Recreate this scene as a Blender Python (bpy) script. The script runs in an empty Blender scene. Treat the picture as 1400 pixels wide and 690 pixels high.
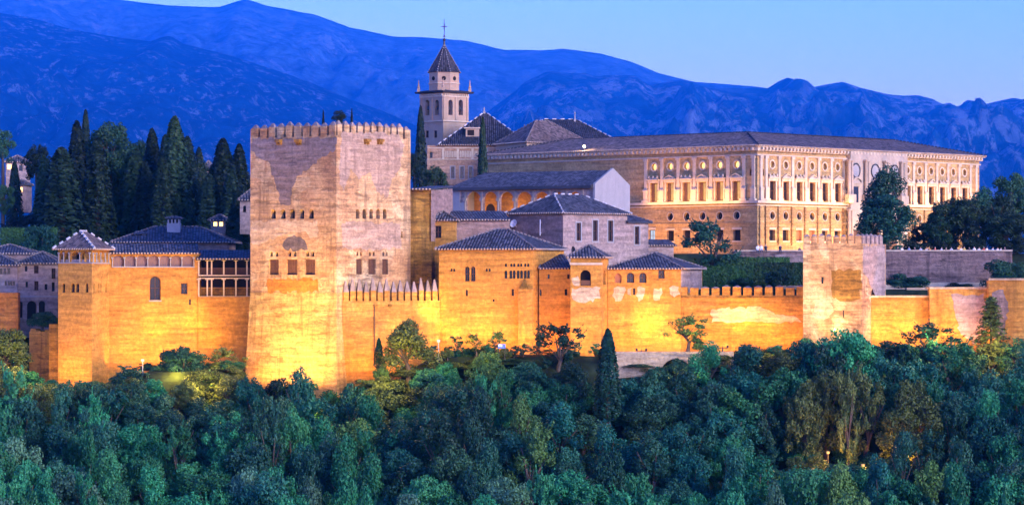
import bpy, bmesh, math, random
from mathutils import Vector, noise, Matrix
R = math.radians
random.seed(7)
sc = bpy.context.scene
COL = sc.collection

# ------------------------------------------------------------------ camera, sky, sun, exposure
# camera at eye height z = 0 on the opposite hill, looking along +Y; 1400 x 690 photo pixels
F, CX, HZ = 4200.0, 700.0, 375.0
cam = bpy.data.cameras.new('camera')
cam.lens = 36.0 * F / 1400.0
cam.sensor_width = 36.0
cam.shift_y = (HZ - 345.0) / 1400.0
cam.clip_start = 1.0
cam.clip_end = 80000.0
camo = bpy.data.objects.new('camera', cam)
camo.location = (0, 0, 0)
camo.rotation_euler = (R(90), 0, 0)
COL.objects.link(camo)
sc.camera = camo

SUN_EL, SUN_ROT = R(1.5), R(131)
SKY_STRENGTH = 0.15
DOME = 0.24
EXPOSURE = 3.92
world = bpy.data.worlds.new('World')
sc.world = world
world.use_nodes = True
wn = world.node_tree
for n in list(wn.nodes):
    wn.nodes.remove(n)
sky = wn.nodes.new('ShaderNodeTexSky')
sky.sky_type = 'NISHITA'
sky.sun_disc = False
sky.sun_elevation = SUN_EL
sky.sun_rotation = SUN_ROT
sky.altitude = 700
sky.air_density = 1.0
sky.dust_density = 0.3
sky.ozone_density = 4.0
tint = wn.nodes.new('ShaderNodeMix')
tint.data_type = 'RGBA'
tint.blend_type = 'MULTIPLY'
tint.inputs['Factor'].default_value = 1.0
tint.inputs[7].default_value = (1.72, 1.36, 3.0, 1)     # tungsten white balance of the photograph
bg = wn.nodes.new('ShaderNodeBackground')
bg.inputs['Strength'].default_value = SKY_STRENGTH
wo = wn.nodes.new('ShaderNodeOutputWorld')
wn.links.new(sky.outputs[0], tint.inputs[6])
# after sunset the dome overhead is darker than the glow along the horizon
tc = wn.nodes.new('ShaderNodeTexCoord')
sx = wn.nodes.new('ShaderNodeSeparateXYZ')
wn.links.new(tc.outputs['Generated'], sx.inputs[0])
el = wn.nodes.new('ShaderNodeMapRange')
el.interpolation_type = 'SMOOTHSTEP'
for i_, v_ in enumerate((0.08, 0.45, 1.0, DOME)):
    el.inputs[i_ + 1].default_value = v_
wn.links.new(sx.outputs[2], el.inputs[0])
dome = wn.nodes.new('ShaderNodeVectorMath')
dome.operation = 'SCALE'
wn.links.new(tint.outputs[2], dome.inputs[0])
wn.links.new(el.outputs[0], dome.inputs['Scale'])
wn.links.new(dome.outputs[0], bg.inputs[0])
wn.links.new(bg.outputs[0], wo.inputs[0])

sunl = bpy.data.lights.new('afterglow', 'SUN')
sunl.energy = 0.30
sunl.angle = R(26)
sunl.color = (1.0, 0.86, 0.74)
suno = bpy.data.objects.new('afterglow', sunl)
COL.objects.link(suno)
_sd = Vector((math.sin(SUN_ROT) * math.cos(R(18)), math.cos(SUN_ROT) * math.cos(R(18)), math.sin(R(18))))
suno.rotation_euler = _sd.to_track_quat('Z', 'Y').to_euler()

sc.view_settings.view_transform = 'Standard'
sc.view_settings.look = 'None'
sc.view_settings.gamma = 1.0
sc.view_settings.use_curve_mapping = False
sc.view_settings.exposure = EXPOSURE
sc.render.engine = 'CYCLES'
sc.cycles.use_denoising = True
sc.cycles.max_bounces = 5
sc.cycles.diffuse_bounces = 2
sc.cycles.glossy_bounces = 2
sc.cycles.transmission_bounces = 3
sc.cycles.volume_bounces = 0
sc.cycles.transparent_max_bounces = 8
sc.cycles.sample_clamp_indirect = 4.0
sc.cycles.use_light_tree = True

# ------------------------------------------------------------------ pixel <-> place
def G(px, Y):
    return Vector(((px - CX) * Y / F, Y))
def Z(py, Y):
    return (HZ - py) * Y / F
def PX(x, Y):
    return CX + x * F / Y

def smooth(a, b, x):
    t = min(1.0, max(0.0, (x - a) / (b - a)))
    return t * t * (3 - 2 * t)
def lerp(a, b, t):
    return a + (b - a) * t
def interp(tab, x):
    if x <= tab[0][0]:
        return tab[0][1]
    for (x0, y0), (x1, y1) in zip(tab, tab[1:]):
        if x <= x1:
            return lerp(y0, y1, (x - x0) / (x1 - x0))
    return tab[-1][1]

# ------------------------------------------------------------------ materials
MATS = {}
class NT:
    def __init__(s, name):
        s.m = bpy.data.materials.new(name)
        s.m.use_nodes = True
        s.t = s.m.node_tree
        s.b = s.t.nodes['Principled BSDF']
    def n(s, typ, **kw):
        nd = s.t.nodes.new('ShaderNode' + typ)
        for k, v in kw.items():
            setattr(nd, k, v)
        return nd
    def l(s, a, b):
        s.t.links.new(a, b)
    def pos(s):
        return s.n('NewGeometry').outputs['Position']
    def map(s, vec, scale):
        m = s.n('VectorMath', operation='MULTIPLY')
        s.l(vec, m.inputs[0])
        m.inputs[1].default_value = scale
        return m.outputs[0]
    def noise(s, vec, scale, detail=4.0, rough=0.55, dist=0.0):
        nd = s.n('TexNoise')
        s.l(vec, nd.inputs['Vector'])
        nd.inputs['Scale'].default_value = scale
        nd.inputs['Detail'].default_value = detail
        nd.inputs['Roughness'].default_value = rough
        nd.inputs['Distortion'].default_value = dist
        return nd.outputs['Fac']
    def rng(s, val, a, b, c=0.0, d=1.0):
        nd = s.n('MapRange')
        s.l(val, nd.inputs[0])
        for i, v in enumerate((a, b, c, d)):
            nd.inputs[i + 1].default_value = v
        return nd.outputs[0]
    def math(s, op, a, b=None):
        nd = s.n('Math', operation=op)
        for i, v in enumerate((a, b)):
            if v is None:
                continue
            if isinstance(v, (int, float)):
                nd.inputs[i].default_value = v
            else:
                s.l(v, nd.inputs[i])
        return nd.outputs[0]
    def mix(s, fac, a, b, blend='MIX'):
        nd = s.n('Mix', data_type='RGBA', blend_type=blend)
        for i, v in ((0, fac), (6, a), (7, b)):
            if isinstance(v, (int, float)):
                nd.inputs[i].default_value = v
            elif isinstance(v, tuple):
                nd.inputs[i].default_value = (*v, 1) if len(v) == 3 else v
            else:
                s.l(v, nd.inputs[i])
        return nd.outputs[2]
    def grey(s, val):
        c = s.n('CombineColor')
        for i in range(3):
            s.l(val, c.inputs[i])
        return c.outputs[0]
    def bump(s, h, strength, dist):
        nd = s.n('Bump')
        nd.inputs['Strength'].default_value = strength
        nd.inputs['Distance'].default_value = dist
        s.l(h, nd.inputs['Height'])
        s.l(nd.outputs[0], s.b.inputs['Normal'])
    def out(s, col, rough=0.9, spec=0.2):
        if isinstance(col, tuple):
            s.b.inputs['Base Color'].default_value = (*col, 1)
        else:
            s.l(col, s.b.inputs['Base Color'])
        s.b.inputs['Roughness'].default_value = rough
        s.b.inputs['Specular IOR Level'].default_value = spec
        return s.m

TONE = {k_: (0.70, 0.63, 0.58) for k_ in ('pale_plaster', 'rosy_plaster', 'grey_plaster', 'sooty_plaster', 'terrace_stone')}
TONE['keep_masonry'] = (0.98, 0.80, 0.50)
TONE['keep_base_masonry'] = (1.0, 0.84, 0.48)
TONE['church_brick'] = (0.84, 0.70, 0.55)
TONE['palace_stone'] = (0.84, 0.66, 0.34)
TONE['keep_pale_render'] = (0.95, 0.86, 0.72)
TONE['old_plaster'] = (0.9, 0.82, 0.7)
def mat_wall(name, base, alt, dark, patch=(0.5, 0.42, 0.33), patch_amt=0.6, stain=0.6, courses=0.5, patch_at=0.57, big=0.11, bump=0.5):
    base, alt, dark, patch = [tuple(a * b for a, b in zip(q, TONE.get(name, (0.86, 0.64, 0.22)))) for q in (base, alt, dark, patch)]
    t = NT(name)
    p = t.pos()
    c = t.mix(t.rng(t.noise(p, big, 6, 0.6, 0.8), 0.38, 0.62), base, alt)
    pn = t.noise(p, 0.16, 9, 0.62, 1.2)
    c = t.mix(t.math('MULTIPLY', t.rng(pn, patch_at, patch_at + 0.05), patch_amt), c, patch)
    band = t.noise(t.map(p, (0.22, 0.22, 1.9)), 1.0, 6, 0.65)
    c = t.mix(1.0, c, t.grey(t.rng(band, 0.32, 0.68, 0.62, 1.32)), 'MULTIPLY')
    fine = t.noise(p, 2.2, 6, 0.7)
    c = t.mix(1.0, c, t.grey(t.rng(fine, 0.32, 0.68, 0.66, 1.28)), 'MULTIPLY')
    st = t.noise(t.map(p, (0.75, 0.75, 0.06)), 1.0, 6, 0.6)
    c = t.mix(t.math('MULTIPLY', t.rng(st, 0.52, 0.70), stain), c, dark)
    er = t.noise(t.map(p, (0.35, 0.35, 1.4)), 0.9, 8, 0.7, 0.5)
    c = t.mix(t.math('MULTIPLY', t.rng(er, 0.53, 0.61), stain * 0.8), c, dark)
    sep = t.n('SeparateXYZ')
    t.l(p, sep.inputs[0])
    fr = t.math('FRACT', t.math('MULTIPLY', sep.outputs[2], 1 / 0.84))
    ln = t.math('MULTIPLY', t.math('LESS_THAN', fr, 0.09), courses)
    ln = t.math('MULTIPLY', ln, t.rng(band, 0.4, 0.65))
    c = t.mix(ln, c, dark)
    h = t.math('ADD', t.math('ADD', fine, t.math('MULTIPLY', band, 1.2)), t.math('MULTIPLY', er, -0.8))
    t.bump(h, bump, 0.25)
    return t.out(c, 0.92, 0.15)

def mat_plain(name, col, var=0.15, scale=1.5, rough=0.8, spec=0.25, bump=0.15):
    t = NT(name)
    p = t.pos()
    f = t.noise(p, scale, 5, 0.65)
    g = t.noise(t.map(p, (1.0, 1.0, 0.15)), 0.8, 4, 0.6)
    c = t.mix(1.0, col, t.grey(t.rng(f, 0.3, 0.7, 1 - var, 1 + var)), 'MULTIPLY')
    c = t.mix(1.0, c, t.grey(t.rng(g, 0.3, 0.7, 1 - var, 1 + var)), 'MULTIPLY')
    if bump:
        t.bump(f, bump, 0.1)
    return t.out(c, rough, spec)

def mat_emit(name, col, strength, var=0.0):
    t = NT(name)
    t.b.inputs['Base Color'].default_value = (0.05, 0.04, 0.03, 1)
    if var:
        f = t.noise(t.pos(), 1.3, 3)
        c = t.mix(1.0, col, t.grey(t.rng(f, 0.3, 0.7, 1 - var, 1 + var)), 'MULTIPLY')
        t.l(c, t.b.inputs['Emission Color'])
    else:
        t.b.inputs['Emission Color'].default_value = (*col, 1)
    t.b.inputs['Emission Strength'].default_value = strength
    return t.m

def mat_roof(name, base, alt, period=0.42):
    t = NT(name)
    uv = t.n('UVMap').outputs[0]
    sep = t.n('SeparateXYZ')
    t.l(uv, sep.inputs[0])
    u = t.math('MULTIPLY', sep.outputs[0], 1 / period)
    wave = t.math('ABSOLUTE', t.math('SINE', t.math('MULTIPLY', u, math.pi)))
    v = t.math('FRACT', t.math('MULTIPLY', sep.outputs[1], 1 / 0.45))
    cell = t.n('CombineXYZ')
    t.l(t.math('FLOOR', u), cell.inputs[0])
    t.l(t.math('FLOOR', t.math('MULTIPLY', sep.outputs[1], 1 / 0.45)), cell.inputs[1])
    wn_ = t.n('TexWhiteNoise', noise_dimensions='3D')
    t.l(cell.outputs[0], wn_.inputs['Vector'])
    big = t.noise(t.pos(), 0.35, 5, 0.6)
    c = t.mix(t.rng(big, 0.35, 0.65), base, alt)
    c = t.mix(1.0, c, t.grey(t.rng(wn_.outputs[0], 0, 1, 0.4, 1.8)), 'MULTIPLY')
    c = t.mix(1.0, c, t.grey(t.rng(wave, 0, 1, 0.55, 1.1)), 'MULTIPLY')
    h = t.math('ADD', wave, t.math('MULTIPLY', v, -0.35))
    t.bump(h, 1.0, 0.14)
    return t.out(c, 0.8, 0.25)

def mat_leaf(name, dark, light, hue_var=0.42, transl=0.12):
    t = NT(name)
    oi = t.n('ObjectInfo')
    p = t.pos()
    f = t.noise(p, 0.45, 3, 0.6)
    g = t.noise(p, 3.5, 2, 0.6)
    c = t.mix(t.rng(f, 0.32, 0.68), dark, light)
    c = t.mix(1.0, c, t.grey(t.rng(g, 0.25, 0.75, 0.32, 1.12)), 'MULTIPLY')
    ol = t.math('FRACT', t.math('MULTIPLY', oi.outputs['Random'], 7.31))
    c = t.mix(t.math('MULTIPLY', t.rng(ol, 0.5, 1.0), 0.3), c, (0.06, 0.13, 0.03))
    c = t.mix(1.0, c, t.grey(t.rng(oi.outputs['Random'], 0, 1, 1 - hue_var, 1 + hue_var)), 'MULTIPLY')
    m = t.out(c, 0.6, 0.25)
    tr = t.n('BsdfTranslucent')
    t.l(c, tr.inputs[0])
    ms = t.n('MixShader')
    ms.inputs[0].default_value = transl
    t.l(t.b.outputs[0], ms.inputs[1])
    t.l(tr.outputs[0], ms.inputs[2])
    o = [n for n in t.t.nodes if n.type == 'OUTPUT_MATERIAL'][0]
    t.l(ms.outputs[0], o.inputs[0])
    return m

def mat_mountain(name, low, high, pale, scale, pale_at=0.6, stretch=0.6):
    t = NT(name)
    p = t.pos()
    f = t.noise(p, 0.0022 * scale, 8, 0.62, 0.6)
    g = t.noise(p, 0.012 * scale, 8, 0.75)
    c = t.mix(t.rng(f, 0.38, 0.62), low, high)
    c = t.mix(1.0, c, t.grey(t.rng(g, 0.34, 0.66, 0.25, 1.9)), 'MULTIPLY')
    q = t.noise(t.map(p, (1.0, 0.6, stretch)), 0.0105 * scale, 10, 0.76, 0.15)
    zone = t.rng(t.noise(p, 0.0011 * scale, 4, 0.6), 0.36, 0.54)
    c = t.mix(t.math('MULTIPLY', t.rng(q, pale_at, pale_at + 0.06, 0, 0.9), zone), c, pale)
    t.bump(t.math('ADD', t.noise(p, 0.007 * scale, 9, 0.75), t.math('MULTIPLY', g, 0.5)), 1.0, 160)
    return t.out(c, 0.95, 0.1)

M = MATS
M['tapial'] = mat_wall('rammed_earth', (0.47, 0.29, 0.16), (0.52, 0.36, 0.21), (0.17, 0.10, 0.06), (0.56, 0.45, 0.31), 0.55, 0.55, 0.45)
M['keep'] = mat_wall('keep_masonry', (0.40, 0.27, 0.20), (0.50, 0.40, 0.31), (0.12, 0.085, 0.075), (0.56, 0.50, 0.42), 0.75, 0.75, 0.6, 0.53)
M['keep_base'] = mat_wall('keep_base_masonry', (0.50, 0.35, 0.19), (0.52, 0.42, 0.26), (0.14, 0.09, 0.05), (0.56, 0.46, 0.30), 0.6, 0.7, 0.5, 0.54)
M['brown'] = mat_wall('brown_rubble', (0.25, 0.17, 0.10), (0.36, 0.25, 0.15), (0.07, 0.05, 0.035), (0.40, 0.31, 0.2), 0.6, 0.8, 0.6)
M['ochre'] = mat_wall('ochre_render', (0.52, 0.32, 0.16), (0.54, 0.35, 0.18), (0.24, 0.13, 0.07), (0.50, 0.30, 0.16), 0.3, 0.28, 0.25, bump=0.25)
M['smooth_ochre'] = mat_wall('smooth_ochre_render', (0.55, 0.37, 0.22), (0.55, 0.36, 0.20), (0.28, 0.16, 0.09), (0.52, 0.33, 0.18), 0.2, 0.12, 0.08, bump=0.12)
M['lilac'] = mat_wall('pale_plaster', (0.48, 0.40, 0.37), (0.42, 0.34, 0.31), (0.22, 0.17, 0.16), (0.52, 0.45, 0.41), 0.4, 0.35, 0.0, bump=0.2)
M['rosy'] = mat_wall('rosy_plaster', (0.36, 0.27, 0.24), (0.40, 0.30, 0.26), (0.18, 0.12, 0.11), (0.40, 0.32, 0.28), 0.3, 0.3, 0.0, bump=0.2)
M['red'] = mat_wall('red_brick', (0.36, 0.17, 0.10), (0.40, 0.21, 0.12), (0.14, 0.08, 0.06), (0.45, 0.3, 0.2), 0.3, 0.5, 0.5)
M['palace'] = mat_wall('palace_stone', (0.52, 0.43, 0.34), (0.47, 0.38, 0.30), (0.25, 0.18, 0.14), (0.56, 0.48, 0.39), 0.4, 0.3, 0.35, bump=0.3)
M['trim'] = mat_plain('carved_limestone', (0.48, 0.38, 0.26), 0.15, 2.0)
M['marble'] = mat_plain('grey_marble', (0.36, 0.29, 0.215), 0.15, 1.2)
M['white'] = mat_plain('white_limewash', (0.29, 0.275, 0.265), 0.07, 1.0)
M['church'] = mat_plain('church_plaster', (0.35, 0.25, 0.165), 0.12, 0.9)
M['churchwarm'] = mat_wall('church_brick', (0.46, 0.33, 0.25), (0.48, 0.36, 0.28), (0.2, 0.13, 0.1), (0.55, 0.45, 0.38), 0.5, 0.3, 0.2)
M['terrace'] = mat_wall('terrace_stone', (0.25, 0.19, 0.18), (0.31, 0.24, 0.22), (0.05, 0.04, 0.04), (0.36, 0.29, 0.26), 0.6, 0.9, 0.4, big=0.3)
M['plaster'] = mat_wall('old_plaster', (0.58, 0.47, 0.33), (0.52, 0.42, 0.30), (0.25, 0.17, 0.10), (0.6, 0.5, 0.38), 0.5, 0.4, 0.0)
M['grey_plaster'] = mat_wall('grey_plaster', (0.36, 0.31, 0.29), (0.31, 0.26, 0.24), (0.11, 0.09, 0.09), (0.40, 0.37, 0.36), 0.5, 0.6, 0.45)
M['keep_pale'] = mat_wall('keep_pale_render', (0.42, 0.33, 0.28), (0.38, 0.29, 0.24), (0.16, 0.11, 0.10), (0.5, 0.42, 0.36), 0.6, 0.6, 0.4)
M['sooty'] = mat_wall('sooty_plaster', (0.17, 0.15, 0.16), (0.24, 0.21, 0.20), (0.07, 0.06, 0.06), (0.30, 0.26, 0.23), 0.5, 0.6, 0.2)
M['brickband'] = mat_wall('brick_infill', (0.50, 0.27, 0.13), (0.46, 0.25, 0.12), (0.2, 0.1, 0.06), (0.5, 0.33, 0.2), 0.3, 0.3, 0.8)
M['roof'] = mat_roof('clay_tiles', (0.048, 0.052, 0.066), (0.082, 0.080, 0.092))
M['roof_warm'] = mat_roof('weathered_tiles', (0.12, 0.085, 0.072), (0.165, 0.12, 0.10))
M['roof_dark'] = mat_roof('dark_slates', (0.026, 0.028, 0.036), (0.045, 0.042, 0.050), 0.35)
M['ridge'] = mat_plain('mortared_ridge_tiles', (0.42, 0.41, 0.41), 0.2, 3.0)
M['ridge_dark'] = mat_plain('clay_ridge_tiles', (0.17, 0.14, 0.13), 0.3, 3.0)
M['eave'] = mat_plain('eave_tile_ends', (0.42, 0.32, 0.24), 0.25, 4.0)
M['cap'] = mat_plain('shade_toned_capping', (0.22, 0.17, 0.15), 0.3, 2.0)  # darker tone puts the unlit upward faces into the colour
M['glass'] = mat_plain('dark_glass', (0.012, 0.012, 0.016), 0.1, 1.0, 0.15, 0.5, 0)
M['void'] = mat_plain('unlit_room', (0.02, 0.014, 0.012), 0.1, 1.0, 0.9, 0.1, 0)
M['wood'] = mat_plain('dark_wood', (0.10, 0.045, 0.022), 0.25, 3.0, 0.7)
M['blind'] = mat_plain('filled_arch_render', (0.20, 0.12, 0.095), 0.1, 1.0)
M['blind_red'] = mat_plain('red_shutter', (0.36, 0.13, 0.06), 0.15, 1.0)
M['iron'] = mat_plain('black_iron', (0.02, 0.02, 0.022), 0.1, 4, 0.5, 0.4, 0)
M['whitemetal'] = mat_plain('white_painted_metal', (0.75, 0.75, 0.76), 0.05, 4, 0.4, 0.4, 0)
M['greymetal'] = mat_plain('grey_painted_metal', (0.3, 0.3, 0.3), 0.05, 4, 0.5, 0.4, 0)
M['bluesign'] = mat_plain('blue_sign_paint', (0.06, 0.12, 0.5), 0.05, 4, 0.4, 0.4, 0)
M['lit'] = mat_emit('floodlit_pane_glow', (1.0, 0.50, 0.10), 0.045, 0.3)  # emission stands in for floodlight on the gold palace windows
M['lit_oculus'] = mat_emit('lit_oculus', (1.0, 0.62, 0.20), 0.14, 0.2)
M['lit_dim'] = mat_emit('painted_niche_glow', (1.0, 0.52, 0.16), 0.04, 0.3)  # emission stands in for floodlight in the right-hand round niches
M['lamp_dim'] = mat_emit('shaded_lamp_glow', (1.0, 0.6, 0.2), 0.05)
M['lit_small'] = mat_emit('lit_small_window', (1.0, 0.55, 0.18), 0.3)
M['lit_cool'] = mat_emit('cool_lit_window', (0.45, 0.62, 0.8), 0.07)
M['lamp'] = mat_emit('lamp_glow', (1.0, 0.75, 0.4), 1.2)
M['lamp_white'] = mat_emit('white_lamp_glow', (1.0, 0.85, 0.6), 0.09)
M['bark'] = mat_plain('bark', (0.09, 0.065, 0.045), 0.3, 4.0)
M['ground'] = mat_plain('soil_and_grass', (0.018, 0.028, 0.012), 0.5, 0.3, 0.95, 0.1)
M['leaf_teal'] = mat_leaf('teal_foliage', (0.013, 0.15, 0.055), (0.042, 0.32, 0.115))
M['leaf_blue'] = mat_leaf('bluish_foliage', (0.007, 0.085, 0.055), (0.020, 0.165, 0.10))
M['leaf_deep'] = mat_leaf('deep_foliage', (0.010, 0.060, 0.036), (0.026, 0.115, 0.062))
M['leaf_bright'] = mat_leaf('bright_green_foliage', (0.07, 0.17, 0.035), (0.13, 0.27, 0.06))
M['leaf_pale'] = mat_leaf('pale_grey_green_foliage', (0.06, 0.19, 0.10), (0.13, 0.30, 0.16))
M['leaf_yellow'] = mat_leaf('yellow_green_foliage', (0.065, 0.10, 0.020), (0.15, 0.19, 0.045))  # warm tone partly stands in for lamplight on leaves
M['leaf_cypress'] = mat_leaf('cypress_foliage', (0.010, 0.030, 0.016), (0.024, 0.056, 0.028))
M['hedge'] = mat_leaf('hedge_foliage', (0.02, 0.075, 0.018), (0.04, 0.14, 0.03))

# ------------------------------------------------------------------ mesh builder, things and parts
OFF = {}
class MB:
    def __init__(s):
        s.v, s.f, s.uv = [], [], []
    def face(s, pts, uv=None, nrm=None):
        pts = [Vector(p) for p in pts]
        if nrm is not None:
            a = Vector((0, 0, 0))
            for i in range(len(pts)):
                a += pts[i].cross(pts[(i + 1) % len(pts)])
            if a.dot(nrm) < 0:
                pts.reverse()
                if uv:
                    uv = list(reversed(uv))
        b = len(s.v)
        s.v += pts
        s.f.append(list(range(b, b + len(pts))))
        s.uv.append(uv)
    def hexa(s, c):      # 4 bottom + 4 top points, both counter-clockwise from above
        b = len(s.v)
        s.v += [Vector(p) for p in c]
        for q in ((3, 2, 1, 0), (4, 5, 6, 7), (0, 1, 5, 4), (1, 2, 6, 5), (2, 3, 7, 6), (3, 0, 4, 7)):
            s.f.append([b + i for i in q])
            s.uv.append(None)
    def box(s, x0, x1, y0, y1, z0, z1):
        s.hexa([(x0, y0, z0), (x1, y0, z0), (x1, y1, z0), (x0, y1, z0), (x0, y0, z1), (x1, y0, z1), (x1, y1, z1), (x0, y1, z1)])
    def tube(s, p, q, r0, r1=None, n=8, cap=True):
        p, q = Vector(p), Vector(q)
        r1 = r0 if r1 is None else r1
        d = (q - p).normalized()
        a = d.orthogonal().normalized()
        e = d.cross(a)
        b = len(s.v)
        for c, r in ((p, r0), (q, r1)):
            for i in range(n):
                t = 2 * math.pi * i / n
                s.v.append(c + a * (r * math.cos(t)) + e * (r * math.sin(t)))
        for i in range(n):
            j = (i + 1) % n
            s.f.append([b + i, b + j, b + n + j, b + n + i]); s.uv.append(None)
        if cap:
            s.f.append([b + n - 1 - i for i in range(n)]); s.uv.append(None)
            s.f.append([b + n + i for i in range(n)]); s.uv.append(None)
    def ball(s, c, r, n=8, sz=1.0):
        c = Vector(c)
        b = len(s.v)
        m = n // 2
        for i in range(m + 1):
            th = math.pi * i / m
            for j in range(n):
                ph = 2 * math.pi * j / n
                s.v.append(c + Vector((r * math.sin(th) * math.cos(ph), r * math.sin(th) * math.sin(ph), r * sz * math.cos(th))))
        for i in range(m):
            for j in range(n):
                k = (j + 1) % n
                s.f.append([b + i * n + j, b + (i + 1) * n + j, b + (i + 1) * n + k, b + i * n + k]); s.uv.append(None)

def thing(name, label, cat, loc=(0, 0, 0), group=None):
    o = bpy.data.objects.new(name, None)
    o.empty_display_size = 0.5
    COL.objects.link(o)
    o.location = loc
    o['label'] = label
    o['category'] = cat
    o['kind'] = 'thing'
    if group:
        o['group'] = group
    OFF[o.name] = Vector(loc)
    return o

def mesh_of(name, mb, mat, off, smooth=False):
    me = bpy.data.meshes.new(name)
    me.from_pydata([tuple(v - off) for v in mb.v], [], mb.f)
    me.materials.append(mat)
    if any(mb.uv):
        lay = me.uv_layers.new(name='UVMap')
        k = 0
        for f, uv in zip(mb.f, mb.uv):
            for i in range(len(f)):
                lay.data[k].uv = uv[i] if uv else (0, 0)
                k += 1
    if smooth:
        me.polygons.foreach_set('use_smooth', [True] * len(me.polygons))
    me.update()
    return me

def part(name, mb, mat, parent, origin=None, smooth=False):
    """one mesh under its thing; vertices are given in world space"""
    po = OFF[parent.name] if parent else Vector((0, 0, 0))
    org = Vector(origin) if origin is not None else po
    o = bpy.data.objects.new(name, mesh_of(name, mb, M[mat] if isinstance(mat, str) else mat, org, smooth))
    COL.objects.link(o)
    o.parent = parent
    o.location = org - po
    OFF[o.name] = org
    return o

def solo(name, mb, mat, label, cat, group=None, origin=None, smooth=False):
    o = part(name, mb, mat, None, origin, smooth)
    o['label'] = label
    o['category'] = cat
    o['kind'] = 'thing'
    if group:
        o['group'] = group
    return o

def structure(name, mb, mat, smooth=False):
    o = part(name, mb, mat, None, None, smooth)
    o['kind'] = 'structure'
    return o

def copy_part(src, parent, at, rotz=0.0):
    c = src.copy()
    COL.objects.link(c)
    c.parent = parent
    c.location = Vector(at) - OFF[parent.name]
    c.rotation_euler = (0, 0, rotz)
    OFF[c.name] = Vector(at)
    return c

# ------------------------------------------------------------------ wall planes
class Plane:
    """vertical wall plane from A (left as seen from outside) to B (right)"""
    def __init__(s, A, B):
        s.A, s.B = Vector(A), Vector(B)
        s.L = (s.B - s.A).length
        s.ex = (s.B - s.A) / s.L
        s.n = Vector((s.ex.y, -s.ex.x))
        s.rot = math.atan2(s.ex.y, s.ex.x)
    def at(s, u, d, z):
        q = s.A + s.ex * u + s.n * d
        return Vector((q.x, q.y, z))
    def hit(s, px, py):
        k = (px - CX) / F
        # (k t, t) = A + ex u
        den = k * s.ex.y - s.ex.x
        u = (s.A.x - k * s.A.y) / den
        t = s.A.y + s.ex.y * u
        return u, (HZ - py) * t / F
    def s(s, px):
        return s.hit(px, HZ)[0]
    def z(s, px, py):
        return s.hit(px, py)[1]
    def n3(s):
        return Vector((s.n.x, s.n.y, 0))
    def box(s, mb, u0, u1, d0, d1, z0, z1):   # d0 < d1 outward
        mb.hexa([s.at(u0, d1, z0), s.at(u1, d1, z0), s.at(u1, d0, z0), s.at(u0, d0, z0),
                 s.at(u0, d1, z1), s.at(u1, d1, z1), s.at(u1, d0, z1), s.at(u0, d0, z1)])
    def local(s, h):
        """hole in photo pixels -> (shape, u0, z0, u1, z1)"""
        sh, x0, y0, x1, y1 = h[:5]
        u0, u1 = s.s(x0), s.s(x1)
        xm = (x0 + x1) / 2
        return sh, u0, s.z(xm, y1), u1, s.z(xm, y0)

def hole_loop(sh, u0, z0, u1, z1, n=10):
    """outline counter-clockwise from bottom-left"""
    w, h = u1 - u0, z1 - z0
    um = (u0 + u1) / 2
    if sh == 'r':
        return [(u0, z0), (u1, z0), (u1, z1), (u0, z1)]
    if sh == 'c':
        return [(um + w / 2 * math.cos(2 * math.pi * i / 16 - math.pi / 2), (z0 + z1) / 2 + h / 2 * math.sin(2 * math.pi * i / 16 - math.pi / 2)) for i in range(16)]
    r = min(w / 2, h * 0.6)
    rz = min(r * (1.0 if sh == 'a' else 0.55), h * 0.8)
    zs = z1 - rz
    lp = [(u0, z0), (u1, z0)]
    for i in range(n + 1):
        t = math.pi * i / n
        lp.append((um + w / 2 * math.cos(t), zs + rz * math.sin(t)))
    return lp

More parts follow.
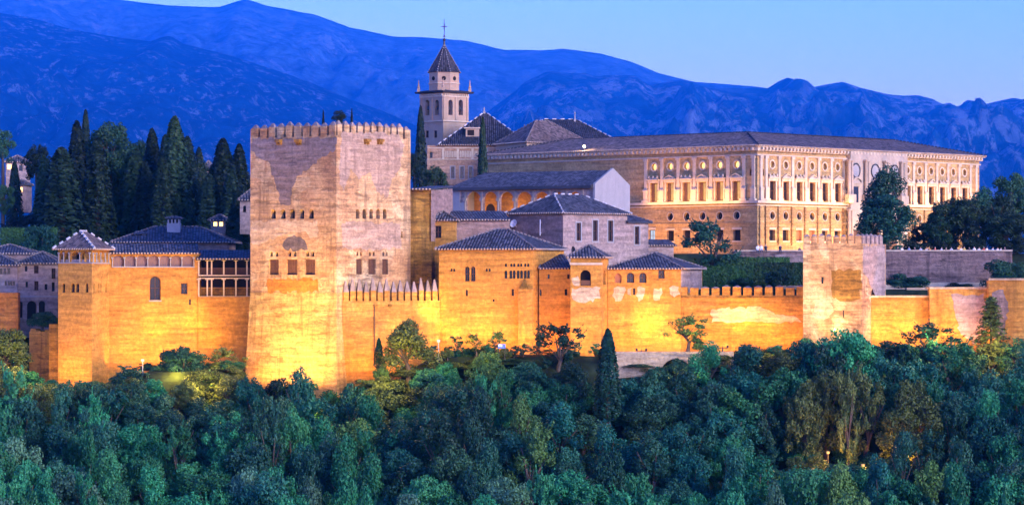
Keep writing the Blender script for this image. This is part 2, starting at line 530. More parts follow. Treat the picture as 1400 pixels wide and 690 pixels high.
def wall_face(mb, pl, z0, z1, holes, u0=0.0, u1=None):
    """flat wall with real openings; holes are (shape,u0,z0,u1,z1,depth)"""
    u1 = pl.L if u1 is None else u1
    us = sorted({u0, u1, *[h[1] for h in holes], *[h[3] for h in holes]})
    zs = sorted({z0, z1, *[h[2] for h in holes], *[h[4] for h in holes]})
    us = [u for u in us if u0 - 1e-6 <= u <= u1 + 1e-6]
    zs = [z for z in zs if z0 - 1e-6 <= z <= z1 + 1e-6]
    n = pl.n3()
    for zi in range(len(zs) - 1):
        run = None
        for ui in range(len(us)):
            inside = True
            if ui < len(us) - 1:
                uc, zc = (us[ui] + us[ui + 1]) / 2, (zs[zi] + zs[zi + 1]) / 2
                inside = any(h[1] < uc < h[3] and h[2] < zc < h[4] for h in holes)
            if not inside and run is None:
                run = us[ui]
            if inside and run is not None:
                mb.face([pl.at(run, 0, zs[zi]), pl.at(us[ui], 0, zs[zi]), pl.at(us[ui], 0, zs[zi + 1]), pl.at(run, 0, zs[zi + 1])], nrm=n)
                run = None
    for h in holes:
        sh, a, b, c, d, dep = h[:6]
        lp = hole_loop(sh, a, b, c, d)
        if sh != 'r':
            m = (a + c) / 2
            zm = (b + d) / 2
            for cu, cz, sel in ((a, d, lambda p: p[0] <= m + 1e-6 and p[1] >= (zm - 1e-6 if sh == 'c' else b + 1e-6)),
                                (c, d, lambda p: p[0] >= m - 1e-6 and p[1] >= (zm - 1e-6 if sh == 'c' else b + 1e-6)),
                                (a, b, lambda p: sh == 'c' and p[0] <= m + 1e-6 and p[1] <= zm + 1e-6),
                                (c, b, lambda p: sh == 'c' and p[0] >= m - 1e-6 and p[1] <= zm + 1e-6)):
                arc = [p for p in lp if sel(p)]
                if len(arc) < 2:
                    continue
                arc.sort(key=lambda p: (p[0], p[1] if (cu == a) == (cz == d) else -p[1]))
                if sh != 'c':
                    arc = arc + [(m, cz)] if cu == a else [(m, cz)] + arc
                for p, q in zip(arc, arc[1:]):
                    if abs(p[0] - q[0]) + abs(p[1] - q[1]) > 1e-5:
                        mb.face([pl.at(cu, 0, cz), pl.at(p[0], 0, p[1]), pl.at(q[0], 0, q[1])], nrm=n)
        k = len(lp)
        for i in range(k):
            p, q = lp[i], lp[(i + 1) % k]
            mb.face([pl.at(p[0], 0, p[1]), pl.at(q[0], 0, q[1]), pl.at(q[0], -dep, q[1]), pl.at(p[0], -dep, p[1])])

def window(parent, pl, h, fill, dep, name='window'):
    """the thing that closes an opening; h = (shape,u0,z0,u1,z1)"""
    if fill == 'none':
        return None
    sh, u0, z0, u1, z1 = h
    lp = hole_loop(sh, u0, z0, u1, z1)
    w, hh = u1 - u0, z1 - z0
    n = pl.n3()
    org = pl.at((u0 + u1) / 2, -dep, z0)
    def pane(d, sh_=0.0):
        mb = MB()
        um, zm = (u0 + u1) / 2, (z0 + z1) / 2
        mb.face([pl.at(p[0], d, p[1]) for p in lp], nrm=n)
        return mb
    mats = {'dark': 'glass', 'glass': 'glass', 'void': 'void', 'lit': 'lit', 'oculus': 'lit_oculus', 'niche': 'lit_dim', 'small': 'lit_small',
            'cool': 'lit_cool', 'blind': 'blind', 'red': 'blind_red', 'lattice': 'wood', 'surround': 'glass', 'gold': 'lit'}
    base = {'void': 'opening', 'blind': 'blind_arch'}.get(fill, name)
    if fill in ('glass', 'lattice', 'surround', 'gold', 'cool', 'bars'):
        fr = MB()
        t = min(0.11, w * 0.13)
        d0, d1 = -dep + 0.015, -dep + 0.09
        k = len(lp)
        um, zm = (u0 + u1) / 2, (z0 + z1) / 2
        ins = [(um + (p[0] - um) * (1 - 2 * t / w), zm + (p[1] - zm) * (1 - 2 * t / hh)) for p in lp]
        for i in range(k):
            j = (i + 1) % k
            fr.face([pl.at(*lp[i][:1], d1, lp[i][1]), pl.at(lp[j][0], d1, lp[j][1]), pl.at(ins[j][0], d1, ins[j][1]), pl.at(ins[i][0], d1, ins[i][1])], nrm=n)
            fr.face([pl.at(ins[i][0], d1, ins[i][1]), pl.at(ins[j][0], d1, ins[j][1]), pl.at(ins[j][0], d0, ins[j][1]), pl.at(ins[i][0], d0, ins[i][1])])
        if fill == 'lattice':
            nb = max(3, int(w / 0.28))
            for i in range(1, nb):
                u = lerp(u0, u1, i / nb)
                pl.box(fr, u - 0.03, u + 0.03, d0, d1 - 0.03, z0 + 0.02, z1 - (0.02 if sh == 'r' else w * 0.3))
            nb = max(4, int(hh / 0.28))
            for i in range(1, nb):
                z = lerp(z0, z1, i / nb)
                if sh == 'r' or z < z1 - w * 0.4:
                    pl.box(fr, u0 + 0.02, u1 - 0.02, d0, d1 - 0.035, z - 0.03, z + 0.03)
        elif fill == 'gold':
            sh_ = MB()
            pl.box(sh_, u0 + 0.05, u0 + w * 0.36, -dep + 0.02, -dep + 0.12, z0 + 0.02, z1 - 0.05)
        else:
            pl.box(fr, um - 0.03, um + 0.03, d0, d1 - 0.02, z0 + 0.02, z1 - 0.02)
            pl.box(fr, u0 + 0.02, u1 - 0.02, d0, d1 - 0.03, zm - 0.03, zm + 0.03)
        o = part(base, fr, 'wood', parent, org)
        part('pane', pane(-dep + 0.01), mats.get(fill, 'glass'), o, org)
        if fill == 'gold':
            part('dark_panel', sh_, 'wood', o, org)  # dark box over the pane's left part, in place of dark glass
        if fill == 'surround':
            sr = MB()
            for a in ((u0 - 0.2, u0 - 0.002, z0 - 0.2, z1 + 0.2), (u1 + 0.002, u1 + 0.2, z0 - 0.2, z1 + 0.2), (u0, u1, z1 + 0.002, z1 + 0.2), (u0, u1, z0 - 0.2, z0 - 0.002)):
                pl.box(sr, a[0], a[1], 0.003, 0.05, a[2], a[3])
            part('surround', sr, 'white', o, org)
        return o
    return part(base, pane(-dep + 0.01), mats[fill], parent, org)

def block(name, label, cat, pts, z0, z1, mat, holes=None, group=None, top=True, root=None, wname='wall', ledge=None):
    """closed building body: pts counter-clockwise from above; holes {edge: [(shape,x0,y0,x1,y1,fill,depth)]}"""
    holes = holes or {}
    cx = sum((p.x for p in pts), 0) / len(pts)
    cy = sum((p.y for p in pts), 0) / len(pts)
    if root is None:
        root = thing(name, label, cat, (cx, cy, z0), group)
    mb = MB()
    planes = []
    for i in range(len(pts)):
        pl = Plane(pts[i], pts[(i + 1) % len(pts)])
        planes.append(pl)
        hs = []
        for h in holes.get(i, []):
            lh = pl.local(h)
            dep = h[6] if len(h) > 6 else 0.35
            hs.append((*lh, dep))
            window(root, pl, lh, h[5], dep, 'loophole' if h[5] == 'dark' and abs(h[3] - h[1]) < 4 else 'window')
        wall_face(mb, pl, z0, z1, hs)
    if top:
        mb.face([(p.x, p.y, z1) for p in pts], nrm=Vector((0, 0, 1)))
    part(wname, mb, mat, root)
    return root, planes

def offset_quad(q, oh):
    c = sum(q, Vector((0, 0))) / 4
    out = []
    for i in range(4):
        a = (q[i] - q[i - 1]).normalized()
        b = (q[i] - q[(i + 1) % 4]).normalized()
        out.append(q[i] + (a + b) * oh)
    return out

def roof(parent, polys, mat='roof', thick=0.22, ridges=(), eaves=True, rr=0.13, ridge_mat='ridge_dark', sp=0.62, name='roof', eave_mat='eave'):
    mb = MB()
    edges = {}
    key = lambda p: (round(p.x, 3), round(p.y, 3), round(p.z, 3))
    polys = [[Vector(p) for p in q] for q in polys]
    for q in polys:
        for i in range(len(q)):
            e = tuple(sorted((key(q[i]), key(q[(i + 1) % len(q)]))))
            edges[e] = edges.get(e, 0) + 1
    for q in polys:
        e = (q[1] - q[0]).normalized()
        nn = (q[1] - q[0]).cross(q[-1] - q[0]).normalized()
        if nn.z < 0:
            nn = -nn
        up = nn.cross(e)
        if up.z < 0:
            up = -up
        uv = [((p - q[0]).dot(e), (p - q[0]).dot(up)) for p in q]
        mb.face(q, uv, Vector((0, 0, 1)))
        dn = Vector((0, 0, -thick))
        mb.face([p + dn for p in q], None, Vector((0, 0, -1)))
        for i in range(len(q)):
            a, b = q[i], q[(i + 1) % len(q)]
            if edges[tuple(sorted((key(a), key(b))))] == 1:
                mb.face([a, b, b + dn, a + dn])
    o = part(name, mb, mat, parent)
    if ridges:
        rb = MB()
        for a, b in ridges:
            a, b = Vector(a), Vector(b)
            n = max(2, int((b - a).length / sp))
            for i in range(n):
                p = a.lerp(b, i / n)
                q = a.lerp(b, (i + (0.72 if sp < 1 else 0.5)) / n)
                rb.tube(p + Vector((0, 0, 0.02)), q + Vector((0, 0, 0.06)), rr, rr * 0.9, 6)
        part('ridge_tiles', rb, ridge_mat, o)
    if eaves:
        eb = MB()
        for q in polys:
            a, b = q[0], q[1]
            d = b - a
            L = d.length
            if L < 0.5:
                continue
            d /= L
            out = Vector((d.y, -d.x, 0))
            c = sum(q, Vector((0, 0, 0))) / len(q)
            if out.dot(a - c) < 0:
                out = -out
            n = int(L / 0.42)
            for i in range(n):
                p = a + d * ((i + 0.5) * L / n)
                eb.tube(p + Vector((0, 0, -0.05)) - out * 0.25, p + Vector((0, 0, -0.10)) + out * 0.14, 0.12, 0.12, 5)
        part('eave_tiles', eb, eave_mat, o)
    return o

def hip(parent, q, ze, zr, oh=0.6, inset=None, mat='roof', ridge_px=None, **kw):
    """hipped roof over quad q (counter-clockwise)"""
    a, b, c, d = offset_quad(q, oh)
    l1, l2 = (b - a).length, (c - b).length
    if l1 >= l2:
        ins = l2 / 2 if inset is None else inset
        m0, m1 = (a + d) / 2, (b + c) / 2
        e = (m1 - m0).normalized()
        r0, r1 = m0 + e * ins, m1 - e * ins
        if (r1 - r0).dot(e) < 0.05:
            r0 = r1 = (m0 + m1) / 2
    else:
        ins = l1 / 2 if inset is None else inset
        m0, m1 = (a + b) / 2, (d + c) / 2
        e = (m1 - m0).normalized()
        r0, r1 = m0 + e * ins, m1 - e * ins
        if (r1 - r0).dot(e) < 0.05:
            r0 = r1 = (m0 + m1) / 2
    v = lambda p, z: Vector((p.x, p.y, z))
    A, B, C, D, S, T = v(a, ze), v(b, ze), v(c, ze), v(d, ze), v(r0, zr), v(r1, zr)
    same = (S - T).length < 1e-4
    if same:
        polys = [[A, B, S], [B, C, S], [C, D, S], [D, A, S]]
        rid = [(A, S), (B, S), (C, S), (D, S)]
    elif l1 >= l2:
        polys = [[A, B, T, S], [B, C, T], [C, D, S, T], [D, A, S]]
        rid = [(A, S), (D, S), (B, T), (C, T), (S, T)]
    else:
        polys = [[A, B, S], [B, C, T, S], [C, D, T], [D, A, S, T]]
        rid = [(A, S), (B, S), (C, T), (D, T), (S, T)]
    return roof(parent, polys, mat, ridges=rid, **kw)

_mr = random.Random(77)
def merlons(parent, pl, pxs, wpx, z_base, h_body, h_cap, thick, mat, d_front=0.0, cap_over=0.0):
    """one mesh, copied along the wall head; pxs are centres in photo pixels"""
    first = {}
    for px in pxs:
        u = pl.s(px)
        w = wpx if wpx < 3.0 else abs(pl.s(px + wpx / 2) - pl.s(px - wpx / 2))
        w = round(w, 1)
        at = pl.at(u, d_front - thick / 2, z_base)
        if w not in first:
            mb = MB()
            hw, ht = w / 2, thick / 2
            mb.box(-hw, hw, -ht, ht, 0, h_body)
            o_ = cap_over
            b4 = [Vector((-hw - o_, -ht - o_, h_body)), Vector((hw + o_, -ht - o_, h_body)), Vector((hw + o_, ht + o_, h_body)), Vector((-hw - o_, ht + o_, h_body))]
            k = 0.22
            t4 = [Vector((p.x * k, p.y * k, h_body + h_cap)) for p in b4]
            cp = MB()
            cp.hexa([p + Vector((0, 0, 0.003)) for p in b4] + t4)
            me = mesh_of('merlon', mb, M[mat], Vector((0, 0, 0)))
            mc = mesh_of('capstone', cp, M['cap'], Vector((0, 0, 0)))
            first[w] = (me, mc)
        me, mc = first[w]
        for nm, mm in (('merlon', me),):
            o = bpy.data.objects.new(nm, mm)
            COL.objects.link(o)
            o.parent = parent
            o.location = at - OFF[parent.name]
            o.rotation_euler = (0, 0, pl.rot)
            c = bpy.data.objects.new('capstone', mc)
            COL.objects.link(c)
            c.parent = o
            o.scale = (_mr.uniform(0.94, 1.05), 1, _mr.uniform(0.86, 1.05))
            o.rotation_euler.z += _mr.uniform(-0.03, 0.03)

def patch(parent, pl, pts, mat, d=0.02, seed=0, name='plaster_shade_patch', rough=0.25):
    """old render, in places painted shade: a thin ragged slab on the plane"""
    rnd = random.Random(seed)
    loop = [pl.hit(*p) for p in pts]
    out = []
    for (u0, z0), (u1, z1) in zip(loop, loop[1:] + loop[:1]):
        L = math.hypot(u1 - u0, z1 - z0)
        n = max(1, int(L / 0.45))
        for i in range(n):
            t = i / n
            j = rough * (0 if i == 0 else 1)
            out.append((lerp(u0, u1, t) + rnd.uniform(-j, j), lerp(z0, z1, t) + rnd.uniform(-j, j)))
    from mathutils.geometry import tessellate_polygon
    tri = tessellate_polygon([[Vector((u, z, 0)) for u, z in out]])
    mb = MB()
    for t in tri:
        mb.face([pl.at(out[i][0], d, out[i][1]) for i in t], nrm=pl.n3())
    for i in range(len(out)):
        a, b = out[i], out[(i + 1) % len(out)]
        mb.face([pl.at(a[0], d, a[1]), pl.at(b[0], d, b[1]), pl.at(b[0], -0.02, b[1]), pl.at(a[0], -0.02, a[1])])
    return part(name, mb, mat, parent)

def flood(name, loc, target, energy, size=110, col=(1.0, 0.50, 0.10), rad=0.25, blend=0.9):
    l = bpy.data.lights.new(name, 'SPOT')
    l.energy = energy
    l.color = col
    l.spot_size = R(size)
    l.spot_blend = blend
    l.shadow_soft_size = rad
    o = bpy.data.objects.new(name, l)
    COL.objects.link(o)
    o.location = loc
    o.rotation_euler = (Vector(target) - Vector(loc)).to_track_quat('-Z', 'Y').to_euler()
    return o

def strip(name, pl, u0, u1, d, z, energy, width=0.3, tilt=25, col=(1.0, 0.55, 0.16)):
    """row of luminaires: a long narrow area light lying along a wall, washing up it"""
    l = bpy.data.lights.new(name, 'AREA')
    l.shape = 'RECTANGLE'
    l.size = u1 - u0
    l.size_y = width
    l.energy = energy
    l.color = col
    o = bpy.data.objects.new(name, l)
    COL.objects.link(o)
    o.location = pl.at((u0 + u1) / 2, d, z)
    zdir = -(Vector((0, 0, 1)) * math.cos(R(tilt)) - pl.n3() * math.sin(R(tilt)))   # light shines along -Z
    xdir = Vector((pl.ex.x, pl.ex.y, 0))
    ydir = zdir.cross(xdir)
    o.rotation_euler = Matrix((xdir, ydir, zdir)).transposed().to_euler()
    return o

# ------------------------------------------------------------------ ground and mountains
FOOT = [(-400, -14), (60, -15.5), (150, -15.5), (200, -13), (320, -13), (350, -17.5), (500, -17.5), (590, -11), (2000, -11)]
def ground_z(x, Y):
    px = CX + x * 10.1
    f = interp(FOOT, px)
    left = smooth(380, 345, px)
    if Y <= 412:
        z = f - min(412 - Y, 13) * 0.95 - max(0, 399 - Y) * 0.36
        z = max(z, -70.0)
        if Y < 150:
            z = lerp(-70, -2.6, smooth(150, 10, Y))
    else:
        st = lerp(428, 437, left)
        z = lerp(f, lerp(-2.2, -7.0, left), smooth(st, st + 6, Y))
        up = lerp(3.1, 1.0, smooth(330, 200, px))
        z = lerp(z, up, smooth(459, 466, Y) if px > 360 else smooth(450, 485, Y))
    if Y > 640:
        z = lerp(z, -30, smooth(640, 1300, Y))
    if Y > 380:
        z = lerp(z, -40, smooth(120, 500, abs(x)))
    return z + 0.25 * noise.noise(Vector((x * 0.12, Y * 0.12, 3)))

def axis(lo, hi, step, far0, far1):
    a = [lo + i * step for i in range(int((hi - lo) / step) + 1)]
    s_, v = step, a[-1]
    while v < far1:
        s_ *= 1.35
        v += s_
        a.append(v)
    s_, v = step, a[0]
    pre = []
    while v > far0:
        s_ *= 1.35
        v -= s_
        pre.append(v)
    return pre[::-1] + a
xs = axis(-130, 130, 3.0, -26000, 26000)
ys = axis(330, 500, 2.0, -40, 32000)
gm = MB()
for y in ys:
    for x in xs:
        gm.v.append(Vector((x, y, ground_z(x, y))))
w_ = len(xs)
for j in range(len(ys) - 1):
    for i in range(w_ - 1):
        gm.f.append([j * w_ + i, j * w_ + i + 1, (j + 1) * w_ + i + 1, (j + 1) * w_ + i]); gm.uv.append(None)
structure('ground', gm, 'ground', True)

BACK = [(-500, -60), (-100, -40), (100, -14), (160, 0), (230, 8), (300, 10), (322, 3), (335, -1), (350, 3), (365, 8), (430, 20), (480, 38), (540, 50), (600, 53), (640, 57), (690, 68), (740, 69), (768, 67), (820, 73),
        (860, 84), (900, 100), (950, 112), (1000, 116), (1035, 119), (1100, 128), (1200, 150), (1400, 185), (1900, 230)]
FRONT = [(-500, 40), (-200, 10), (-60, 12), (0, 18), (50, 27), (100, 41), (150, 50), (205, 57), (222, 51), (230, 49), (240, 53), (250, 60), (320, 77), (380, 97), (430, 115), (475, 134), (525, 152), (580, 178), (640, 214), (760, 262), (900, 300), (1900, 420)]
RIGHT = [(-500, 420), (400, 300), (560, 232), (640, 175), (690, 135), (720, 110), (750, 97), (775, 101), (800, 100), (812, 104), (835, 103), (868, 104), (880, 113), (890, 117), (910, 112), (930, 110), (965, 119), (1010, 121), (1050, 120),
         (1066, 110), (1079, 105), (1092, 112), (1106, 120), (1130, 116), (1152, 112), (1170, 117), (1185, 122), (1208, 128), (1230, 132), (1255, 131), (1275, 136), (1300, 148), (1314, 144), (1321, 136), (1328, 138), (1337, 145), (1360, 139), (1385, 134), (1420, 140), (1500, 160), (1900, 230)]

def mountain(name, prof, Yr, depth, mat, rug, seed, nx=420, ny=90, z_foot=-32):
    """height field: ridge line at distance Yr, spurs and gullies running down towards us"""
    mb = MB()
    x0, x1 = G(-420, Yr).x, G(1820, Yr).x
    off = Vector((seed * 91.7, seed * 13.3, 0))
    nb = 14
    for j in range(ny + nb):
        t = j / (ny - 1) if j < ny else 1.0
        back = (j - ny + 1) / nb if j >= ny else 0.0
        for i in range(nx):
            x = lerp(x0, x1, i / (nx - 1))
            y = Yr - depth * (1 - t) + back * depth * 0.22
            rz = Z(interp(prof, PX(x, Yr)), Yr)
            s_ = depth * 0.10
            wob = noise.noise(Vector((x / s_ * 0.5, y / s_ * 0.5, seed))) * s_ * 0.35
            g = noise.multi_fractal(Vector(((x + wob) / s_, y / (s_ * 2.6), 0.3)) + off, 0.9, 2.1, 7)
            g = 1 - abs(g - 1)
            f = noise.fractal(Vector((x / s_ * 2.2, y / s_ * 2.2, 5)) + off, 0.9, 2.0, 6)
            prof_t = t ** 1.15
            z = lerp(z_foot, rz, prof_t) + (g - 0.6) * rug * (t * (1 - t) * 3.4) + f * rug * 0.5 * min(1.0, (1 - t) * 1.8 + 0.03)
            if back:
                z = lerp(rz, z_foot, back) + f * rug * 0.036
            mb.v.append(Vector((x, y, z)))
    for j in range(ny + nb - 1):
        for i in range(nx - 1):
            mb.f.append([j * nx + i, j * nx + i + 1, (j + 1) * nx + i + 1, (j + 1) * nx + i]); mb.uv.append(None)
    return structure(name, mb, mat, True)

M['mt_back'] = mat_mountain('far_scrub_haze_tint', (0.10, 0.22, 0.34), (0.17, 0.31, 0.45), (0.45, 0.54, 0.64), 0.8, 0.53)  # distance haze is tinted into the colour, palest on this ridge
M['mt_front'] = mat_mountain('pine_side_haze_tint', (0.004, 0.045, 0.10), (0.010, 0.085, 0.17), (0.38, 0.50, 0.62), 1.9, 0.535)  # haze blue mixed into the pine colour
M['mt_right'] = mat_mountain('rocky_side_haze_tint', (0.008, 0.07, 0.14), (0.03, 0.15, 0.27), (0.55, 0.66, 0.78), 1.3, 0.485, 0.35)  # haze blue mixed into the rock colour
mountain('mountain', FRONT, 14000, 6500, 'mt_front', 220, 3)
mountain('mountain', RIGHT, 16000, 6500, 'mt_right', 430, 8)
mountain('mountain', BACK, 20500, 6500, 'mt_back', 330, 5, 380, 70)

# the air between here and the mountains
HAZE = 0.00007
hz = MB()
hz.box(-24000, 24000, -60, 22400, -90, 2300)
ho = part('haze', hz, 'ground', None)
ho['kind'] = 'stuff'
hm = bpy.data.materials.new('haze_air')
hm.use_nodes = True
for n in list(hm.node_tree.nodes):
    hm.node_tree.nodes.remove(n)
pv = hm.node_tree.nodes.new('ShaderNodeVolumePrincipled')
pv.inputs['Color'].default_value = (0.02, 0.46, 1.0, 1)
pv.inputs['Density'].default_value = HAZE
pv.inputs['Anisotropy'].default_value = 0.75
mo = hm.node_tree.nodes.new('ShaderNodeOutputMaterial')
hm.node_tree.links.new(pv.outputs[0], mo.inputs['Volume'])
ho.data.materials.clear()
ho.data.materials.append(hm)

# ------------------------------------------------------------------ great square keep
def box2(L, C, Rr):
    return [L, C, Rr, L + Rr - C]
c_ = G(460, 415)
dl, dr = Vector((-math.cos(R(38)), math.sin(R(38)))), Vector((math.sin(R(38)), math.cos(R(38))))
KL, KR = c_ + dl * 15.8, c_ + dr * 15.6
kz0, kz1 = Z(400, 415), 18.75
lh = [('a', x - 3.4, 286, x + 3.4, 299, 'void', 0.7) for x in (373.6, 387, 399.7, 412.5, 425.5)]
lh += [('r', x0, 354.5, x1, 375.5, 'lattice', 0.3) for x0, x1 in ((368, 381), (392, 406.5), (417, 431))]
lh += [('a', x - 1.9, 343.5, x + 1.9, 350.5, 'dark', 0.4) for x in (370.8, 378.3, 396.2, 403.2, 420.6, 427.6)]
lh += [('r', 399, 404 - 7, 400, 404, 'dark', 0.4)][:0]
rh = [('a', x - 2.5, 285.5, x + 2.5, 299, 'void' if x != 517 else 'blind', 0.7) for x in (489, 498, 507.5, 517, 526)]
rh += [('r', x0, 354, x1, 375, 'lattice', 0.3) for x0, x1 in ((487, 495.5), (503.5, 513.5), (522.5, 530.5))]
rh += [('a', x - 1.4, 344, x + 1.4, 350, 'dark', 0.4) for x in (488.7, 493.5, 505.8, 511, 524.3, 528.7)]
rh += [('r', 548.5, 316, 550.5, 325, 'dark', 0.4)]
keep, kp = block('fortress_keep', 'great square keep with crenellated top, tallest mass of the fortress', 'tower', box2(KL, c_, KR), kz0, kz1, 'keep', {0: lh, 1: rh})
mb = MB()
k4 = [Vector((p.x, p.y)) for p in box2(KL, c_, KR)]
mb.hexa([(p.x, p.y, -21.0) for p in offset_quad(k4, 0.8)] + [(p.x, p.y, kz0 - 0.003) for p in offset_quad(k4, 0.02)])
part('battered_base', mb, 'keep_base', keep)
pl0, pl1 = kp[0], kp[1]
nl, nr = 10, 12
for pl, n_, w in ((pl0, 10, 1.08), (pl1, 11, 0.96)):
    us = [(i + 0.5) * pl.L / n_ for i in range(n_)]
    pxs = [PX(*pl.at(u, 0, 0).xy) for u in us]
    merlons(keep, pl, pxs, w, kz1, 1.5, 0.55, 0.6, 'keep')
for i in (2, 3):
    pl = kp[i]
    us = [(k + 0.5) * pl.L / 10 for k in range(10)]
    mb = MB()
    pl.box(mb, 0, pl.L, -0.5, -0.01, kz1 + 0.003, kz1 + 1.3)
    part('rear_parapet', mb, 'keep', keep)
for pl, pxs, py in ((pl0, (383, 409.5), 193), (pl1, (500, 518), 192.5)):
    for px in pxs:
        u, z = pl.hit(px, py)
        mb = MB()
        pl.box(mb, u - 0.45, u + 0.45, 0.003, 0.65, z - 0.16, z + 0.25)
        pl.box(mb, u - 0.4, u - 0.15, 0.003, 0.4, z - 0.5, z - 0.163)
        pl.box(mb, u + 0.15, u + 0.4, 0.003, 0.4, z - 0.5, z - 0.163)
        part('corbel', mb, 'brown', keep)
patch(keep, pl0, [(345, 189), (461, 189), (459, 205), (441, 214), (428, 224), (419, 234), (406, 241), (399, 262), (397, 280), (384, 280), (381, 262), (374, 241), (370, 224), (350, 214), (343, 206)], 'grey_plaster', 0.03, 1)
patch(keep, pl0, [(388, 330), (394, 324), (402, 321), (412, 325), (419, 334), (421, 341), (408, 342), (390, 341), (386, 337)], 'sooty', 0.03, 2, 'soot_stain')
patch(keep, pl0, [(366, 381), (434, 381), (436, 399), (366, 399)], 'brickband', 0.03, 3, 'brick_infill')
patch(keep, pl0, [(344, 302), (366, 303), (385, 300), (434, 303), (434, 324), (424, 326), (418, 316), (400, 318), (384, 322), (366, 330), (350, 334), (343, 330)], 'plaster', 0.022, 4)
patch(keep, pl1, [(466, 182), (500, 181), (545, 184), (553, 200), (546, 232), (535, 250), (530, 270), (515, 262), (506, 236), (490, 246), (480, 230), (470, 262), (464, 250)], 'keep_pale', 0.025, 5)
patch(keep, pl1, [(468, 305), (500, 302), (520, 306), (548, 304), (548, 338), (520, 342), (490, 340), (468, 340)], 'keep_pale', 0.025, 6)

# wall with the pointed merlons running right from the keep
A, B = G(468, 415.6), G(601, 421.5)
t_ = Vector((0.0, 1.2))
wz = Z(411, 418)
mw, mp = block('battlement_wall', 'floodlit earthen wall with dark pointed merlons joining the keep to the ochre hall', 'wall', [A, B, B + t_, A + t_], -20, wz, 'tapial')
mx = [464 + 9.35 * i for i in range(15)]
merlons(mw, mp[0], mx[1:], 0.74, wz, 1.35, 1.65, 0.6, 'tapial', 0.0, 0.03)
mb = MB()
mp[0].box(mb, mp[0].s(511), mp[0].s(512.2), 0.003, 0.12, -12, mp[0].z(511, 417))
part('dark_strip', mb, 'wood', mw)  # raised dark strip along a vertical line in the wall
for px in (513, 533):
    mb = MB()
    u, z = mp[0].hit(px, 417)
    mp[0].box(mb, u - 0.25, u + 0.25, 0.003, 0.35, z - 0.12, z + 0.12)
    part('water_spout', mb, 'brown', mw)

# brown rubble wall behind it, with the pale flank of the court
br, bp = block('rubble_wall', 'dark rubble wall rising between the keep and the ochre hall', 'wall', [G(556, 429), G(590, 429.6), G(619, 447), G(585, 447)], -6, Z(259, 430), 'brown',
               {1: [('a', 602.5, 284, 605, 290, 'dark', 0.3)]})
roof(br, [[Vector((*G(562, 428.4), Z(258, 430))), Vector((*G(590, 428.4), Z(258, 430))), Vector((*G(620, 447), Z(254, 447))), Vector((*G(588, 447), Z(254, 447)))]], ridges=())
patch(br, bp[1], [(589.5, 260), (618.5, 258), (618.5, 330), (589.5, 330)], 'rosy', 0.03, 9, 'plaster_shade_flank', 0.02)

# ------------------------------------------------------------------ ochre hall (left of the long front)
A, C, B = G(600, 422.5), G(729, 420), G(771, 431)
hz_ = Z(340.5, 421)
fh = [('a', 635.5, 364, 642, 384.5, 'glass', 0.35), ('a', 643.5, 364, 650, 384.5, 'glass', 0.35)]
fh += [('a', x - 1.4, 367, x + 1.4, 371, 'dark', 0.3) for x in (617, 620.8, 665.3, 669.3)]
fh += [('a', x - 1.6, 360, x + 1.6, 364.5, 'dark', 0.3) for x in (691.5, 699, 703, 708.5, 712.5, 718, 722)]
fh += [('a', x - 2.0, 369.5, x + 2.0, 380.5, 'dark', 0.35) for x in (691.5, 698.3, 702.8, 708.3, 712.8, 718, 722.4)]
fh += [('r', 636.5, 396, 639.5, 404.5, 'dark', 0.4), ('r', 699.5, 395, 702.5, 404, 'dark', 0.4), ('r', 673.5, 409, 676, 412, 'dark', 0.3)]
hall, hp = block('ochre_hall', 'tall ochre hall with double arched window under a dark hipped roof', 'building', [A, C, B, A + B - C], -16, hz_, 'ochre', {0: fh})
hip(hall, [A, C, B, A + B - C], hz_ + 0.1, Z(313, 427), 0.45, 6.3)
pl = hp[0]
mb = MB()
u0, u1 = pl.s(710), pl.L + 0.02
zt = pl.z(715, 395)
pl.box(mb, u0, u1, 0.003, 0.8, -15, zt)
part('buttress', mb, 'tapial', hall)
mb = MB()
um, hw = pl.s(717), 0.55
pl.box(mb, um - hw, um + hw, 0.003, 0.8, zt + 0.003, zt + 0.15)
b = [pl.at(um - hw, 0.8, zt + 0.153), pl.at(um + hw, 0.8, zt + 0.153), pl.at(um + hw, 0.005, zt + 0.153), pl.at(um - hw, 0.005, zt + 0.153)]
tp = pl.at(um, 0.05, pl.z(717, 381))
mb.hexa(b + [tp + (q - b[0]) * 0.08 for q in b])
part('buttress_cap', mb, 'brown', hall)

# ------------------------------------------------------------------ link wing, turret and arched wing
A, B = G(737, 421.4), G(782, 422)
lw, lp_ = block('link_wing', 'short ochre wing with a low roof between the ochre hall and the turret', 'building', [A, B, B + Vector((0.5, 8)), A + Vector((0.5, 8))], -16, Z(367, 421.5), 'ochre',
               {0: [('r', 748.7, 375, 751.8, 381, 'dark', 0.4), ('r', 775.5, 375, 778.8, 381, 'dark', 0.4), ('r', 732.8 + 5, 396, 740.5, 404, 'dark', 0.4), ('r', 772, 395, 776, 403.5, 'dark', 0.4)]})
pl = lp_[0]
ez, rz_ = Z(366, 421), Z(347, 428)
v3 = lambda p, z: Vector((p.x, p.y, z))
roof(lw, [[v3(pl.at(-0.1, 0.5, 0), ez), v3(pl.at(pl.L, 0.5, 0), ez), v3(pl.at(pl.L, -7.5, 0), rz_), v3(pl.at(1.9, -7.5, 0), rz_)]], ridges=[(v3(pl.at(-0.1, 0.5, 0), ez), v3(pl.at(1.9, -7.5, 0), rz_))])
A, C, B = G(780, 416.8), G(822.5, 417), G(832, 424.5)
tz = Z(351.5, 417)
